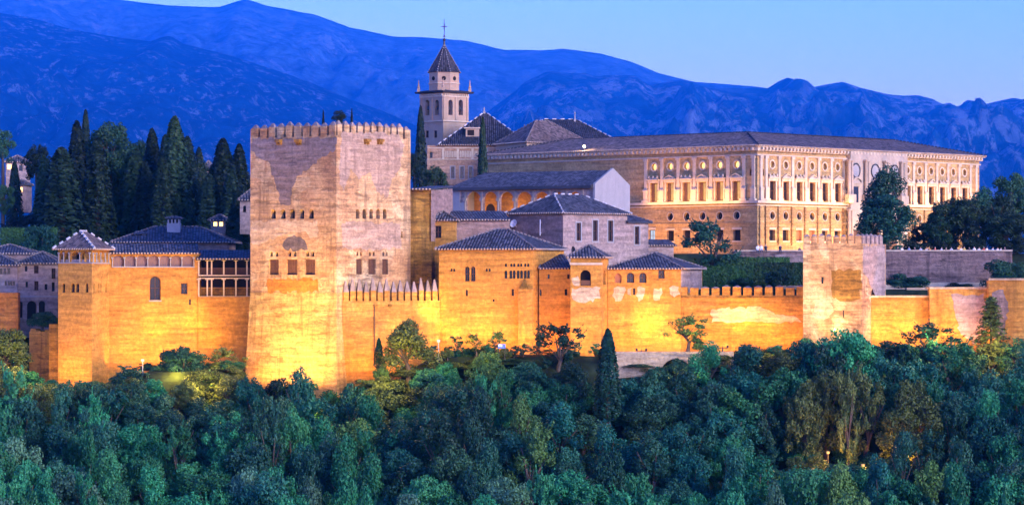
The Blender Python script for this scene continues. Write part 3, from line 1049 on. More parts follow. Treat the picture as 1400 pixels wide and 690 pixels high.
tur, tp_ = block('oratory_turret', 'ochre turret with pyramid roof and one large arched opening', 'tower', [A, C, B, A + B - C], -17, tz, 'ochre',
                 {0: [('a', 793.5, 369, 808, 390.5, 'void', 0.9), ('r', 808.5, 396.5, 811, 403, 'dark', 0.4)], 1: [('a', 824.6, 369, 828.2, 389, 'void', 0.6)]})
hip(tur, [A, C, B, A + B - C], tz + 0.08, Z(335, 420), 0.5, eave_mat='eave')
pl = tp_[0]
mb = MB()
pl.box(mb, pl.s(793.8), pl.s(807.8), -0.3, -0.15, pl.z(800, 390), pl.z(800, 383))
part('balustrade', mb, 'wood', tur)
mb = MB()
pl.box(mb, -0.12, pl.L + 0.12, 0.003, 0.12, pl.z(800, 362), pl.z(800, 359))
part('string_course', mb, 'trim', tur)
patch(tur, pl, [(781, 380), (790, 377), (793, 384), (792, 391), (783, 388)], 'plaster', 0.02, 11)
patch(tur, pl, [(782, 394), (821, 393), (821, 408), (800, 414), (783, 409)], 'plaster', 0.02, 12)

A, C, B = G(831, 423.2), G(930.5, 424.5), G(960, 436)
az = Z(367, 424)
aw, ap = block('arched_wing', 'long ochre wing with three arched windows and a blue-black tiled roof', 'building', [A, C, B, A + B - C], -16, az, 'ochre',
               {0: [('a', 841, 373.5, 849.8, 386.5, 'red', 0.3), ('a', 857, 372.5, 867.2, 386.5, 'glass', 0.4), ('a', 874, 372.5, 884, 386.5, 'glass', 0.4), ('r', 900, 368.8, 908.8, 380.5, 'glass', 0.35),
                    ('r', 865.5, 394, 868.6, 403, 'dark', 0.4), ('r', 899, 401.5, 901.2, 405.3, 'dark', 0.4), ('r', 919.6, 401.5, 921.8, 405.3, 'dark', 0.4)]})
hip(aw, [A, C, B, A + B - C], az + 0.08, Z(345.5, 430), 0.45)
pl, pr = ap[0], ap[1]
patch(aw, pr, [(931, 369), (959.5, 364), (959.5, 400), (931, 400)], 'lilac', 0.02, 13, 'plaster_shade_flank', 0.02)
for i, pts in enumerate(([(839, 394), (848, 392), (856, 396), (853, 402), (850, 410), (841, 412), (837, 404)], [(858, 395), (864, 393), (863, 404), (858, 402)], [(871, 393), (882, 394), (880, 404), (873, 412), (869, 404)],
                         [(894, 394), (904, 393), (906, 400), (902, 410), (893, 408)], [(915, 393), (928, 392), (930, 402), (922, 406), (916, 402)])):
    patch(aw, pl, pts, 'plaster', 0.02, 20 + i)

# crenellated curtain between the wing and the right-hand tower
A, B = G(929, 424.8), G(1101, 421.5)
cz = Z(403.5, 423)
cw, cp_ = block('curtain_wall', 'low crenellated curtain wall between the arched wing and the small tower', 'wall', [A, B, B + Vector((0, 1.5)), A + Vector((0, 1.5))], -16, cz, 'tapial')
pl = cp_[0]
merlons(cw, pl, [943 - 8.5 + 14.55 * i for i in range(12)], 10.6, cz, 1.12, 0.25, 0.8, 'tapial')
mb = MB()
pl.box(mb, 0, pl.L, 0.003, 0.08, cz - 0.35, cz - 0.12)
part('string_course', mb, 'brown', cw)
patch(cw, pl, [(972, 424), (985, 421), (1005, 421), (1040, 419), (1052, 424), (1066, 430), (1090, 434), (1096, 440), (1060, 441), (1030, 439), (1000, 441), (973, 441)], 'plaster', 0.04, 30)

# small crenellated tower
A, C, B = G(1098, 415.5), G(1178.5, 415), G(1211, 424.5)
sz = Z(333, 415.3)
st, sp = block('wall_tower', 'small square tower with toothed top standing in the right curtain wall', 'tower', [A, C, B, A + B - C], -18, sz, 'keep',
               {0: [('r', 1123, 378.5, 1126, 387.5, 'dark', 0.4), ('r', 1152, 378.5, 1155, 387.5, 'dark', 0.4), ('r', 1123.4, 424, 1124.8, 434, 'dark', 0.3), ('r', 1152.6, 424, 1154, 434, 'dark', 0.3)],
                1: [('a', 1191.5, 394, 1196.3, 405.5, 'void', 0.4)]})
merlons(st, sp[0], [1103.2 + 10.05 * i for i in range(8)], 0.82, sz, 1.05, 0.28, 0.55, 'keep')
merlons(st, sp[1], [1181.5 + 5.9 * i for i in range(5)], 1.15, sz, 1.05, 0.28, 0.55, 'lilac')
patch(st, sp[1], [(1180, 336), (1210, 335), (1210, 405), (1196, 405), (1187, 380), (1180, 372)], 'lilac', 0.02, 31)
patch(st, sp[0], [(1113, 420), (1122, 408), (1136, 406), (1139, 420), (1134, 434), (1112, 434)], 'plaster', 0.02, 32)
patch(st, sp[0], [(1136, 369), (1177, 369), (1177, 408), (1160, 412), (1140, 408)], 'brown', 0.015, 33, 'brick_infill')

# stepped wall on the far right
def seg(px0, px1, Y0, Y1, top, nm, lab, mat, holes=None, th=2.0):
    A, B = G(px0, Y0), G(px1, Y1)
    return block(nm, lab, 'wall', [A, B, B + Vector((0, th)), A + Vector((0, th))], -16, Z(top, (Y0 + Y1) / 2), mat, holes)
w1, wp1 = seg(1188, 1274, 418.5, 419.5, 406.5, 'curtain_wall', 'flat-topped lit wall abutting the right side of the small tower', 'tapial')
w2, wp2 = seg(1271, 1354, 418.3, 419.5, 395, 'curtain_wall', 'middle step of the far right wall, with a lilac painted-shade patch', 'tapial')
w3, wp3 = seg(1352, 1460, 417.5, 415, 383, 'curtain_wall', 'highest step of the far right wall at the edge of view', 'tapial')
for w_2, p_ in ((w1, wp1[0]), (w2, wp2[0]), (w3, wp3[0])):
    mb = MB()
    p_.box(mb, -0.02, p_.L + 0.02, -2.05, 0.14, p_.z(1300, 0) * 0 + (w_2.children[0].bound_box[1][2] + OFF[w_2.name].z) + 0.003, (w_2.children[0].bound_box[1][2] + OFF[w_2.name].z) + 0.28)
    part('coping', mb, 'plaster', w_2)
patch(w2, wp2[0], [(1300, 402), (1318, 404), (1345, 401), (1352, 425), (1350, 462), (1330, 470), (1312, 452), (1306, 430)], 'lilac', 0.02, 35)  # lilac patch puts the wall's shadowed stretch into colour
patch(w3, wp3[0], [(1356, 400), (1372, 396), (1378, 420), (1374, 460), (1360, 470), (1354, 440)], 'grey_plaster', 0.02, 36)  # grey patch carries the painted shadow onto the next step

# retaining wall with the blind arch below the arched wing
A, B = G(835, 409), G(1003, 410)
bz = Z(484, 409.5)
rb, rp = block('retaining_wall', 'low pale retaining wall with a lit round arch half hidden by trees', 'wall', [A, B, B + Vector((0, 6)), A + Vector((0, 6))], -22, bz, 'plaster',
               {0: [('a', 903, 490, 946, 530, 'void', 2.5)]}, wname='wall')
mb = MB()
rp[0].box(mb, 0, rp[0].L, -0.6, 0.1, bz + 0.003, bz + 0.35)
part('parapet', mb, 'plaster', rb)

# ------------------------------------------------------------------ pale court house, gallery and low roofs behind the front
L_, C, B = G(695, 447), G(770, 440), G(857.5, 449)
ch_z = Z(291, 440)
chs, cpn = block('court_house', 'pale court house with tall narrow windows under a hipped roof', 'building', box2(L_, C, B), -4, ch_z, 'lilac',
                 {1: [('r', 788, 304.5, 794, 329, 'surround', 0.3), ('r', 810.5, 301, 817, 329.5, 'surround', 0.3), ('r', 831.3, 301.5, 838, 330, 'surround', 0.3), ('c', 781, 336.5, 786.5, 346.5, 'dark', 0.3)]})
patch(chs, cpn[0], [(695.5, 293), (769.5, 292), (769.5, 345), (695.5, 345)], 'rosy', 0.02, 40, 'plaster_shade_flank', 0.02)  # darker rosy panel paints in the shade of this left face
hip(chs, box2(L_, C, B), ch_z + 0.08, Z(266, 449), 0.5, 4.2, ridge_mat='ridge', sp=1.2)
A2, B2 = B + (C - B).normalized() * 0.3, G(886.5, 452)
ext, ep = block('court_annex', 'narrow pale annex at the right end of the court house', 'building', [A2, B2, B2 + Vector((-3.5, 7)), A2 + Vector((-3.5, 7))], -4, Z(303.5, 450), 'lilac',
                {0: [('r', 867.8, 309.5, 874, 334, 'surround', 0.3)]})
pl = ep[0]
e0, r0_ = Z(303, 450), Z(291, 454)
roof(ext, [[v3(pl.at(0, 0.5, 0), e0), v3(pl.at(pl.L + 0.4, 0.5, 0), e0), v3(pl.at(pl.L - 1.2, -4, 0), r0_), v3(pl.at(0, -4, 0), r0_)]], ridges=[(v3(pl.at(pl.L + 0.4, 0.5, 0), e0), v3(pl.at(pl.L - 1.2, -4, 0), r0_))], eaves=False)
# satellite dish and pole on its shaded side
pl = cpn[0]
dish = thing('satellite_dish', 'white satellite dish on the shaded wall of the court house', 'dish', pl.at(pl.s(706), 0.0, pl.z(706, 309)))
mb = MB()
c0 = pl.at(pl.s(706), 0.45, pl.z(706, 306))
ax = (pl.n3() + Vector((0, 0, 0.35))).normalized()
a1 = ax.orthogonal().normalized(); a2 = ax.cross(a1)
rings = []
for k in range(5):
    r_ = 0.62 * k / 4
    rings.append([c0 + a1 * (r_ * math.cos(t * math.pi / 6)) + a2 * (r_ * math.sin(t * math.pi / 6)) + ax * (0.22 * (k / 4) ** 2) for t in range(12)])
for k in range(4):
    for t in range(12):
        q = [rings[k][t], rings[k][(t + 1) % 12], rings[k + 1][(t + 1) % 12], rings[k + 1][t]]
        mb.face(q, nrm=ax)
        mb.face([p - ax * 0.03 for p in q], nrm=-ax)
part('reflector', mb, 'whitemetal', dish)
mb = MB()
mb.tube(pl.at(pl.s(706), 0.0, pl.z(706, 310)), c0 - ax * 0.03, 0.05)
mb.tube(c0, c0 + ax * 0.6, 0.025)
part('arm', mb, 'whitemetal', dish)
mb = MB()
mb.tube(pl.at(pl.s(740), 0.25, pl.z(740, 322)), pl.at(pl.s(740), 0.25, pl.z(740, 300)), 0.06)
mb.tube(pl.at(pl.s(740), 0.0, pl.z(740, 318)), pl.at(pl.s(740), 0.3, pl.z(740, 318)), 0.04)
mb.tube(pl.at(pl.s(740), 0.0, pl.z(740, 304)), pl.at(pl.s(740), 0.3, pl.z(740, 304)), 0.04)
solo('mast', mb, 'whitemetal', 'thin white mast fixed to the shaded wall of the court house', 'pole', origin=pl.at(pl.s(740), 0.25, pl.z(740, 322)))

# gallery with arches
A, B = G(619, 474), G(812, 461)
pl = Plane(A, B)
gz0, gz1 = 7.5, pl.z(700, 256.5)
gal = thing('arcade_gallery', 'open gallery of seven round arches, warmly lit inside, with a long roof', 'gallery', pl.at(pl.L / 2, 0, gz0))
cols = (636.5, 659, 681.5, 704, 729.5, 752, 774.5, 797)
arches = [('a', a + 2.0, 262, b - 2.0, 300, 'none', 0.5) for a, b in zip(cols, cols[1:])]
hs = [(*pl.local(h), 0.45) for h in arches]
mb = MB()
wall_face(mb, pl, gz0, gz1, hs)
pb = Plane(pl.at(pl.L, -0.45, 0).xy, pl.at(0, -0.45, 0).xy)
wall_face(mb, pb, gz0, gz1, [(h[0], pl.L - h[3], h[2], pl.L - h[1], h[4], 0.0) for h in hs])
part('arcade', mb, 'lilac', gal)
for cpx in cols:
    u = pl.s(cpx)
    mb = MB()
    zc = pl.z(cpx, 275)
    mb.tube(pl.at(u, 0.05, gz0 + 1.0), pl.at(u, 0.05, zc), 0.17, 0.15, 10)
    pl.box(mb, u - 0.28, u + 0.28, 0.004, 0.32, zc + 0.003, zc + 0.5)
    pl.box(mb, u - 0.14, u + 0.14, 0.004, 0.12, zc + 0.5, gz1 - 0.5)
    part('column', mb, 'marble', gal)
mb = MB()
pl.box(mb, 0.3, pl.L - 0.05, -4.4, -4.0, gz0, gz1)
part('back_wall', mb, 'ochre', gal)
for px in (652, 706, 738, 784):
    mb = MB()
    u = pl.s(px)
    lp2 = hole_loop('a', u - 0.8, gz0, u + 0.8, gz0 + 3.4)
    mb.face([pl.at(p[0], -3.98, p[1]) for p in lp2], nrm=pl.n3())
    part('doorway', mb, 'void', gal)
mb = MB()
pl.box(mb, pl.s(619), pl.s(629.6), -4.5, 0.25, gz0, gz1)
pl.box(mb, pl.s(629.7), pl.s(635.6), 0.003, 0.22, gz0, pl.z(633, 277))
part('end_pier', mb, 'white', gal)
mb = MB()
pl.box(mb, 0.2, pl.L - 0.1, -3.99, -0.5, gz1 - 0.4, gz1 - 0.1)
part('ceiling', mb, 'wood', gal)
mb = MB()
pl.box(mb, 0.2, pl.L - 0.1, -3.99, 0.0, gz0 - 0.5, gz0 - 0.01)
part('floor_slab', mb, 'terrace', gal)
mb = MB()
for i in range(40):
    u = lerp(pl.s(638), pl.s(800), i / 39)
    pl.box(mb, u - 0.03, u + 0.03, -0.3, -0.24, gz0 + 0.9, gz0 + 1.9)
pl.box(mb, pl.s(637), pl.s(800), -0.32, -0.22, gz0 + 1.9, gz0 + 2.0)
part('balustrade', mb, 'wood', gal)
# gable end and roof
dep = 10.5
rz2 = Z(233, 467)
mb = MB()
g0, g1, g2 = pl.at(pl.L, 0.3, 0).xy, pl.at(pl.L, -dep, 0).xy, pl.at(pl.L, -dep / 2, 0).xy
for off_ in (0.0, 0.35):
    e_ = Vector((pl.ex.x, pl.ex.y, 0)) * off_
    mb.face([v3(g0, 3) + e_, v3(g1, 3) + e_, v3(g1, gz1 + 0.4) + e_, v3(g2, rz2 + 0.3) + e_, v3(g0, gz1 + 0.4) + e_], nrm=Vector((pl.ex.x, pl.ex.y, 0)) * (1 if off_ else -1))
q = [v3(g0, 3), v3(g1, 3), v3(g1, gz1 + 0.4), v3(g2, rz2 + 0.3), v3(g0, gz1 + 0.4)]
e_ = Vector((pl.ex.x, pl.ex.y, 0)) * 0.35
for i in range(5):
    a, b = q[i], q[(i + 1) % 5]
    mb.face([a, b, b + e_, a + e_])
part('gable', mb, 'white', gal)
ea = gz1 + 0.12
roof(gal, [[v3(pl.at(-0.3, 0.9, 0), ea), v3(pl.at(pl.L - 0.02, 0.9, 0), ea), v3(pl.at(pl.L - 0.02, -dep / 2, 0), rz2), v3(pl.at(2.6, -dep / 2, 0), rz2)],
           [v3(pl.at(pl.L - 0.02, -dep - 0.3, 0), ea), v3(pl.at(-0.3, -dep - 0.3, 0), ea), v3(pl.at(2.6, -dep / 2, 0), rz2), v3(pl.at(pl.L - 0.02, -dep / 2, 0), rz2)],
           [v3(pl.at(-0.3, -dep - 0.3, 0), ea), v3(pl.at(-0.3, 0.9, 0), ea), v3(pl.at(2.6, -dep / 2, 0), rz2)]], thick=0.45, eaves=False)
GALPL = pl

# low roofed range left of the court house
A, B = G(588.5, 432.6), G(623, 431.8)
gz = Z(300.5, 432)
la, lap = block('gate_lodge', 'small warm-lit lodge with one square window and low tiled roof', 'building', [A, B, B + Vector((0, 8)), A + Vector((0, 8))], -6, gz, 'smooth_ochre', {0: [('r', 593.5, 308.5, 603.5, 325.5, 'glass', 0.3)]})
hip(la, [A, B, B + Vector((0, 8)), A + Vector((0, 8))], gz + 0.05, Z(289.5, 436), 0.35)
A, B = G(622, 441), G(697, 442.5)
gz = Z(300, 441)
lb, lbp = block('low_range', 'low rosy range with a long tiled roof between the lodge and the court house', 'building', [A, B, B + Vector((0, 6)), A + Vector((0, 6))], -6, gz, 'rosy')
pl = lbp[0]
roof(lb, [[v3(pl.at(-1.5, 0.5, 0), gz + 0.05), v3(pl.at(pl.L, 0.5, 0), gz + 0.05), v3(pl.at(pl.L, -5, 0), Z(288, 446)), v3(pl.at(-1.5, -5, 0), Z(288, 446))]])
# little tiled shed below the palace
A, B = G(886, 462), G(921, 463)
gz = Z(335, 462)
sh, shp = block('garden_shed', 'little lilac shed with a tiled lean-to roof below the palace wall', 'shed', [A, B, B + Vector((0, 4)), A + Vector((0, 4))], -2, gz, 'lilac')
pl = shp[0]
roof(sh, [[v3(pl.at(-0.2, 0.4, 0), gz + 0.05), v3(pl.at(pl.L + 0.4, 0.4, 0), gz + 0.05), v3(pl.at(pl.L + 0.2, -3.4, 0), Z(327, 465)), v3(pl.at(-0.2, -3.4, 0), Z(327, 465))]])

# ------------------------------------------------------------------ left palace front
A, C, B = G(79.5, 424.5), G(125.5, 421), G(149.5, 431)
pz = Z(340.5, 422)
pk = [A, C, B, A + B - C]
hl = [('a', a, 343.5, b, 358, 'void', 1.2) for a, b in ((82, 87), (88.5, 93.5), (97, 108.5), (111, 122.3))]
hl += [('a', x - 2, 387, x + 2, 399.5, 'dark', 0.4) for x in (87, 118.7)] + [('a', a, 387, b, 399.5, 'glass', 0.4) for a, b in ((97, 102.2), (103.2, 108.4))]
hr = [('a', a, 343.5, b, 358, 'void', 1.2) for a, b in ((126.9, 130.4), (131.8, 136), (137.6, 142.3), (143.5, 147.5))]
hr += [('a', x - 1.2, 387, x + 1.2, 399.5, 'dark', 0.4) for x in (128.8, 135, 138, 145)]
pav, pp = block('pavilion_tower', 'slim ochre tower with an open pavilion gallery and white-ridged pyramid roof', 'tower', pk, -21, pz, 'smooth_ochre', {0: hl, 1: hr})
hip(pav, pk, pz + 0.1, Z(316, 425), 0.75, rr=0.2, sp=1.15, ridge_mat='ridge', mat='roof_warm')
for pl, e in ((pp[0], ((82, 87), (88.5, 93.5), (97, 108.5), (111, 122.3))), (pp[1], ((126.9, 130.4), (131.8, 136), (137.6, 142.3), (143.5, 147.5)))):
    cs = [pl.s(e[0][0]) - 0.12] + [pl.s((a[1] + b[0]) / 2) for a, b in zip(e, e[1:])] + [pl.s(e[-1][1]) + 0.12]
    for u in cs:
        mb = MB()
        zb, zt_ = pl.z(110, 358.3), pl.z(110, 347)
        mb.tube(pl.at(u, 0.1, zb), pl.at(u, 0.1, zt_), 0.085, 0.075)
        pl.box(mb, u - 0.14, u + 0.14, 0.003, 0.22, zt_, zt_ + 0.22)
        part('column', mb, 'white', pav)
    mb = MB()
    pl.box(mb, -0.1, pl.L + 0.1, 0.003, 0.1, pl.z(110, 360), pl.z(110, 358.3))
    part('sill', mb, 'white', pav)
    for a, b in e:
        if b - a > 3.9:
            mb = MB()
            pl.box(mb, pl.s(a), pl.s(b), -0.25, -0.12, pl.z(110, 358), pl.z(110, 354.5))
            part('balustrade', mb, 'lilac', pav)

A, B = G(149, 431.4), G(272, 433.3)
z1_ = Z(346, 432)
ga = [(155, 169.3), (171.2, 185.2), (187, 201), (202.8, 216.8), (218.4, 232.2), (233.8, 247.8), (249.5, 263.8)]
fh = [('s', a, 349.3, b, 364, 'blind', 0.35) for a, b in ga]
fh += [('a', 204.7, 377.5, 219.6, 410, 'bars', 0.6), ('r', 247.3, 387, 256.3, 401.8, 'glass', 0.4), ('a', 258.4, 408.5, 261, 416.5, 'dark', 0.3)]
lf, lfp = block('gallery_wing', 'long ochre wing with a row of seven filled arches under its eaves', 'building', [A, B, B + Vector((0.3, 9)), A + Vector((0.3, 9))], -19, z1_, 'ochre', {0: fh})
pl = lfp[0]
for px in [153.6] + [(a[1] + b[0]) / 2 for a, b in zip(ga, ga[1:])] + [265]:
    mb = MB()
    u = pl.s(px)
    mb.tube(pl.at(u, 0.06, pl.z(px, 364)), pl.at(u, 0.06, pl.z(px, 353.5)), 0.09, 0.08)
    pl.box(mb, u - 0.16, u + 0.16, 0.003, 0.2, pl.z(px, 353.5), pl.z(px, 351.5))
    part('column', mb, 'white', lf)
mb = MB()
pl.box(mb, pl.s(153), pl.s(266), 0.003, 0.08, pl.z(200, 365.5), pl.z(200, 364))
part('sill', mb, 'white', lf)
mb = MB()
pl.box(mb, pl.s(203.5), pl.s(220.8), 0.003, 0.12, pl.z(210, 412), pl.z(210, 410.1))
part('sill', mb, 'white', lf)
ez = z1_ + 0.08
roof(lf, [[v3(pl.at(0, 0.5, 0), ez), v3(pl.at(pl.L, 0.5, 0), ez), v3(pl.at(pl.L, -3.2, 0), Z(333, 435)), v3(pl.at(0, -3.2, 0), Z(333, 435))]])
# the wall carrying the balconies, and the balconies
A2, B2 = G(272, 435.5), G(342, 436)
z2_ = Z(353, 435.5)
bw, bwp = block('balcony_range', 'ochre range with two storeys of dark timber balconies beside the keep', 'building', [A2, B2, B2 + Vector((0, 8)), A2 + Vector((0, 8))], -19, z2_, 'ochre', {0: [('a', 287.6, 409.3, 290.4, 415.5, 'dark', 0.3)]})
pl = bwp[0]
mb = MB()
pl.box(mb, 0.0, pl.L, 0.003, 0.06, pl.z(300, 405), pl.z(300, 353.5))
part('dark_backing', mb, 'void', bw)  # near-black sheet on the wall, darkness painted behind the balconies
mb = MB()
pl.box(mb, 0.0, pl.L, 0.07, 2.6, -19, pl.z(300, 405.5))
part('lower_wall', mb, 'ochre', bw)
for top, rail, bot in ((355.5, 366.5, 375.5), (381, 393, 404.5)):
    mb = MB()
    pl.box(mb, 0.0, pl.L, 0.07, 2.6, pl.z(300, bot + (1.8 if bot < 400 else 0.7)), pl.z(300, bot))
    part('balcony_floor', mb, 'trim', bw)
    mb = MB()
    pl.box(mb, 0.0, pl.L, 2.25, 2.4, pl.z(300, rail + 0.6), pl.z(300, rail - 0.4))
    for i in range(46):
        u = (i + 0.5) * pl.L / 46
        pl.box(mb, u - 0.035, u + 0.035, 2.28, 2.36, pl.z(300, bot) + 0.003, pl.z(300, rail + 0.6))
    part('balustrade', mb, 'wood' if bot < 400 else 'brown', bw)
    for px in (272.5, 284, 290, 306.5, 323, 338):
        mb = MB()
        u = pl.s(px)
        pl.box(mb, u - 0.1, u + 0.1, 2.2, 2.44, pl.z(px, bot) + 0.003, pl.z(px, top - 0.5))
        pl.box(mb, u - 0.3, u + 0.3, 2.18, 2.46, pl.z(px, top + 1.2), pl.z(px, top - 0.3))
        part('post', mb, 'trim', bw)
    mb = MB()
    pl.box(mb, 0.0, pl.L, 2.1, 2.5, pl.z(300, top - 0.2), pl.z(300, top - 1.6))
    part('beam', mb, 'trim', bw)
roof(bw, [[v3(pl.at(-0.3, 3.0, 0), z2_), v3(pl.at(pl.L, 3.0, 0), z2_), v3(pl.at(pl.L, -2.5, 0), Z(341.5, 438)), v3(pl.at(-0.3, -2.5, 0), Z(341.5, 438))]], thick=0.3)
# big upper roof behind with its lantern chimney
A3, B3 = G(160, 443), G(312, 444.5)
q3 = [A3, B3, B3 + Vector((0, 12)), A3 + Vector((0, 12))]
ur, up_ = block('upper_house', 'upper house with a wide dark tiled roof behind the gallery wing', 'building', q3, -6, Z(331, 443), 'rosy')
hip(ur, q3, Z(330, 443), Z(309.5, 449), 0.8, 5.5)
lc = thing('lantern_chimney', 'small white lantern chimney with slotted top on the upper house roof', 'chimney', (*G(238, 448), Z(316, 448)))
cx_, cy_ = G(238, 448)
mb = MB(); mb.box(cx_ - 0.95, cx_ + 0.95, cy_ - 0.9, cy_ + 0.9, Z(318, 448), Z(305, 448))
part('shaft', mb, 'white', lc)
for dx in (-0.75, -0.25, 0.25, 0.75):
    mb = MB(); mb.box(cx_ + dx - 0.1, cx_ + dx + 0.1, cy_ - 0.85, cy_ + 0.85, Z(305, 448) + 0.003, Z(300, 448))
    part('louvre_post', mb, 'white', lc)
mb = MB(); mb.box(cx_ - 0.8, cx_ + 0.8, cy_ - 0.3, cy_ + 0.3, Z(305, 448) + 0.004, Z(300, 448) - 0.002)
part('core', mb, 'void', lc)
hip(lc, [Vector((cx_ - 1, cy_ - 1)), Vector((cx_ + 1, cy_ - 1)), Vector((cx_ + 1, cy_ + 1)), Vector((cx_ - 1, cy_ + 1))], Z(300, 448) + 0.2, Z(295, 448), 0.15, eaves=False, rr=0.07, thick=0.12)
cx_, cy_ = G(192, 446)
dm = thing('dormer', 'small dormer vent on the left slope of the wide dark roof', 'dormer', (cx_, cy_, Z(323, 446)))
mb = MB(); mb.box(cx_ - 0.8, cx_ + 0.8, cy_ - 0.6, cy_ + 2.2, Z(324, 446), Z(319.5, 446))
part('cheek', mb, 'lilac', dm)
mb = MB(); mb.box(cx_ - 0.6, cx_ + 0.3, cy_ - 0.63, cy_ - 0.602, Z(323, 446), Z(320, 446))
part('vent', mb, 'void', dm)
zt_ = Z(319.5, 446)
roof(dm, [[(cx_ - 1, cy_ - 0.9, zt_), (cx_ + 1, cy_ - 0.9, zt_), (cx_ + 1, cy_ + 2.4, zt_ + 0.5), (cx_ - 1, cy_ + 2.4, zt_ + 0.5)]], eaves=False, thick=0.1)
# low house with two lit windows, right of it
def small_house(px0, px1, Y, top, bot, rtop, label, mat, holes=None, rmat='roof', d=6.0, oh=0.3):
    A, B = G(px0, Y), G(px1, Y + 0.6)
    q = [A, B, B + Vector((0, d)), A + Vector((0, d))]
    r, p = block('house', label, 'house', q, Z(bot, Y), Z(top, Y), mat, {0: holes or []})
    hip(r, q, Z(top, Y) + 0.05, Z(rtop, Y + d / 2), oh, mat=rmat, eaves=(px1 - px0) > 20)
    return r, p
small_house(288, 309, 462, 300.5, 330, 293.5, 'low house with two small lit windows beside the dark cypress trunks', 'lilac', [('r', 292, 303.5, 297, 309, 'small', 0.2), ('r', 300, 303.5, 305, 309, 'small', 0.2)])
small_house(328, 362, 452, 273, 320, 256, 'lilac house half hidden behind the left edge of the keep', 'lilac', [('a', 332.5, 281, 336.5, 290, 'dark', 0.3)])
small_house(279, 289, 540, 231, 262, 220, 'tiny pointed turret house among the cypresses', 'rosy', [('r', 282, 238, 284, 246, 'dark', 0.2)], d=4)
small_house(8, 34, 545, 221, 262, 213, 'pink house with a lit window far up on the left', 'lilac', [('r', 10, 224.5, 15.5, 231.5, 'small', 0.2), ('r', 26, 226, 31, 234, 'dark', 0.2)])
small_house(18, 36, 530, 252, 290, 246, 'faint low house below the pink one between cypresses', 'rosy', [('r', 27, 256, 31, 262, 'small', 0.2)])
# lilac houses at the left edge
A, B = G(24.5, 438), G(79, 440)
q = [A, B, B + Vector((0, 9)), A + Vector((0, 9))]
hA, hAp = block('house', 'lilac three-storey house with dark shutters beside the slim tower', 'house', q, -9, Z(359.5, 439), 'lilac',
    {0: [('r', 34, 363.5, 37.5, 371, 'dark', 0.25), ('r', 46.5, 363, 52.8, 373.8, 'glass', 0.25), ('r', 70.5, 366.5, 76, 381, 'glass', 0.25), ('r', 35, 385, 38.5, 392.5, 'dark', 0.25), ('r', 47, 384, 52.8, 397, 'glass', 0.25),
         ('r', 61, 388, 65, 396, 'dark', 0.25), ('r', 71, 386, 75, 398, 'dark', 0.25), ('a', 25.6, 412, 31, 434, 'void', 0.5), ('a', 37, 411, 50, 436, 'void', 0.5), ('a', 53, 411, 62, 434, 'void', 0.5)]})
hip(hA, q, Z(359, 438), Z(344, 443), 0.4, 4)
mb = MB(); hAp[0].box(mb, 0, hAp[0].L, 0.003, 0.1, hAp[0].z(50, 406), hAp[0].z(50, 404.3)); part('string_course', mb, 'white', hA)
A, B = G(-40, 437), G(24, 437.5)
q = [A, B, B + Vector((0, 8)), A + Vector((0, 8))]
hB, hBp = block('house', 'lower lilac house at the left edge with a row of small windows', 'house', q, -9, Z(362, 437), 'lilac',
    {0: [('r', x - 2, 366.5, x + 2, 374.5, 'dark', 0.2) for x in (1.5, 6.5, 12)] + [('r', x - 1.5, 384, x + 1.5, 390, 'dark', 0.2) for x in (8, 12, 15.5, 19)] + [('r', 6, 366.5 - 3, 7, 364, 'dark', 0.2)][:0]})
hip(hB, q, Z(361.5, 437), Z(347, 441), 0.4, 4)
small_house(-30, 44, 452, 346, 380, 334, 'dark-roofed house behind the two lilac houses', 'rosy', d=9)
A, B = G(-30, 432), G(24.5, 432)
block('brick_wall', 'reddish brick wall below the lilac houses at the left edge', 'wall', [A, B, B + Vector((0, 2)), A + Vector((0, 2))], -18, Z(400, 432), 'red')
A, B = G(40, 430), G(69, 428.5)
rw, rwp = block('ruined_wall', 'ragged ruined wall between the yellow bush and the slim tower', 'wall', [A, B, B + Vector((0, 1.6)), A + Vector((0, 1.6))], -20, Z(453, 429), 'brown')
pl = rwp[0]
for i, (a, b, t) in enumerate(((41, 48, 449), (48.2, 55, 451.5), (61, 68, 450))):
    mb = MB(); pl.box(mb, pl.s(a), pl.s(b), -1.4, -0.1, Z(453, 429) + 0.003, pl.z(50, t)); part('broken_top', mb, 'brown', rw)
A, B = G(67, 426.8), G(80, 426.4)
block('buttress_wall', 'narrow brown pier set against the left side of the slim tower', 'wall', [A, B, B + Vector((0, 3)), A + Vector((0, 3))], -20, Z(443, 426.5), 'brown')

# ------------------------------------------------------------------ church
C = G(606, 560)
d1, d2 = Vector((-0.70, 0.714)), Vector((0.714, 0.70))
def sq(i0, i1, inset=0.0):
    c = C + d1 * inset + d2 * inset
    return box2(c + d1 * (i0 - 2 * inset), c, c + d2 * (i1 - 2 * inset))
bz0, bz1 = Z(164, 560), Z(126.5, 560)
bt = thing('bell_tower', 'church bell tower with octagonal drum, dark spire and iron cross', 'tower', (C.x, C.y + 4, 8))
q = sq(6.2, 6.3, 0.15)
block('', '', '', q, 8, bz0 - 0.003, 'church', {0: [('r', x - 2.2, 178.5, x + 2.2, 188.5, 'glass', 0.3) for x in (583.8, 595.3)]}, root=bt, wname='shaft')
qb = sq(6.2, 6.3)
_, bp4 = block('', '', '', qb, bz0, bz1, 'church',
      {0: [('a', x - 2.9, 136.5, x + 2.9, 157.5, 'none', 1.0) for x in (584, 597)], 1: [('a', x - 2.9, 136.5, x + 2.9, 157.5, 'none', 1.0) for x in (616, 630)]}, root=bt, wname='belfry')
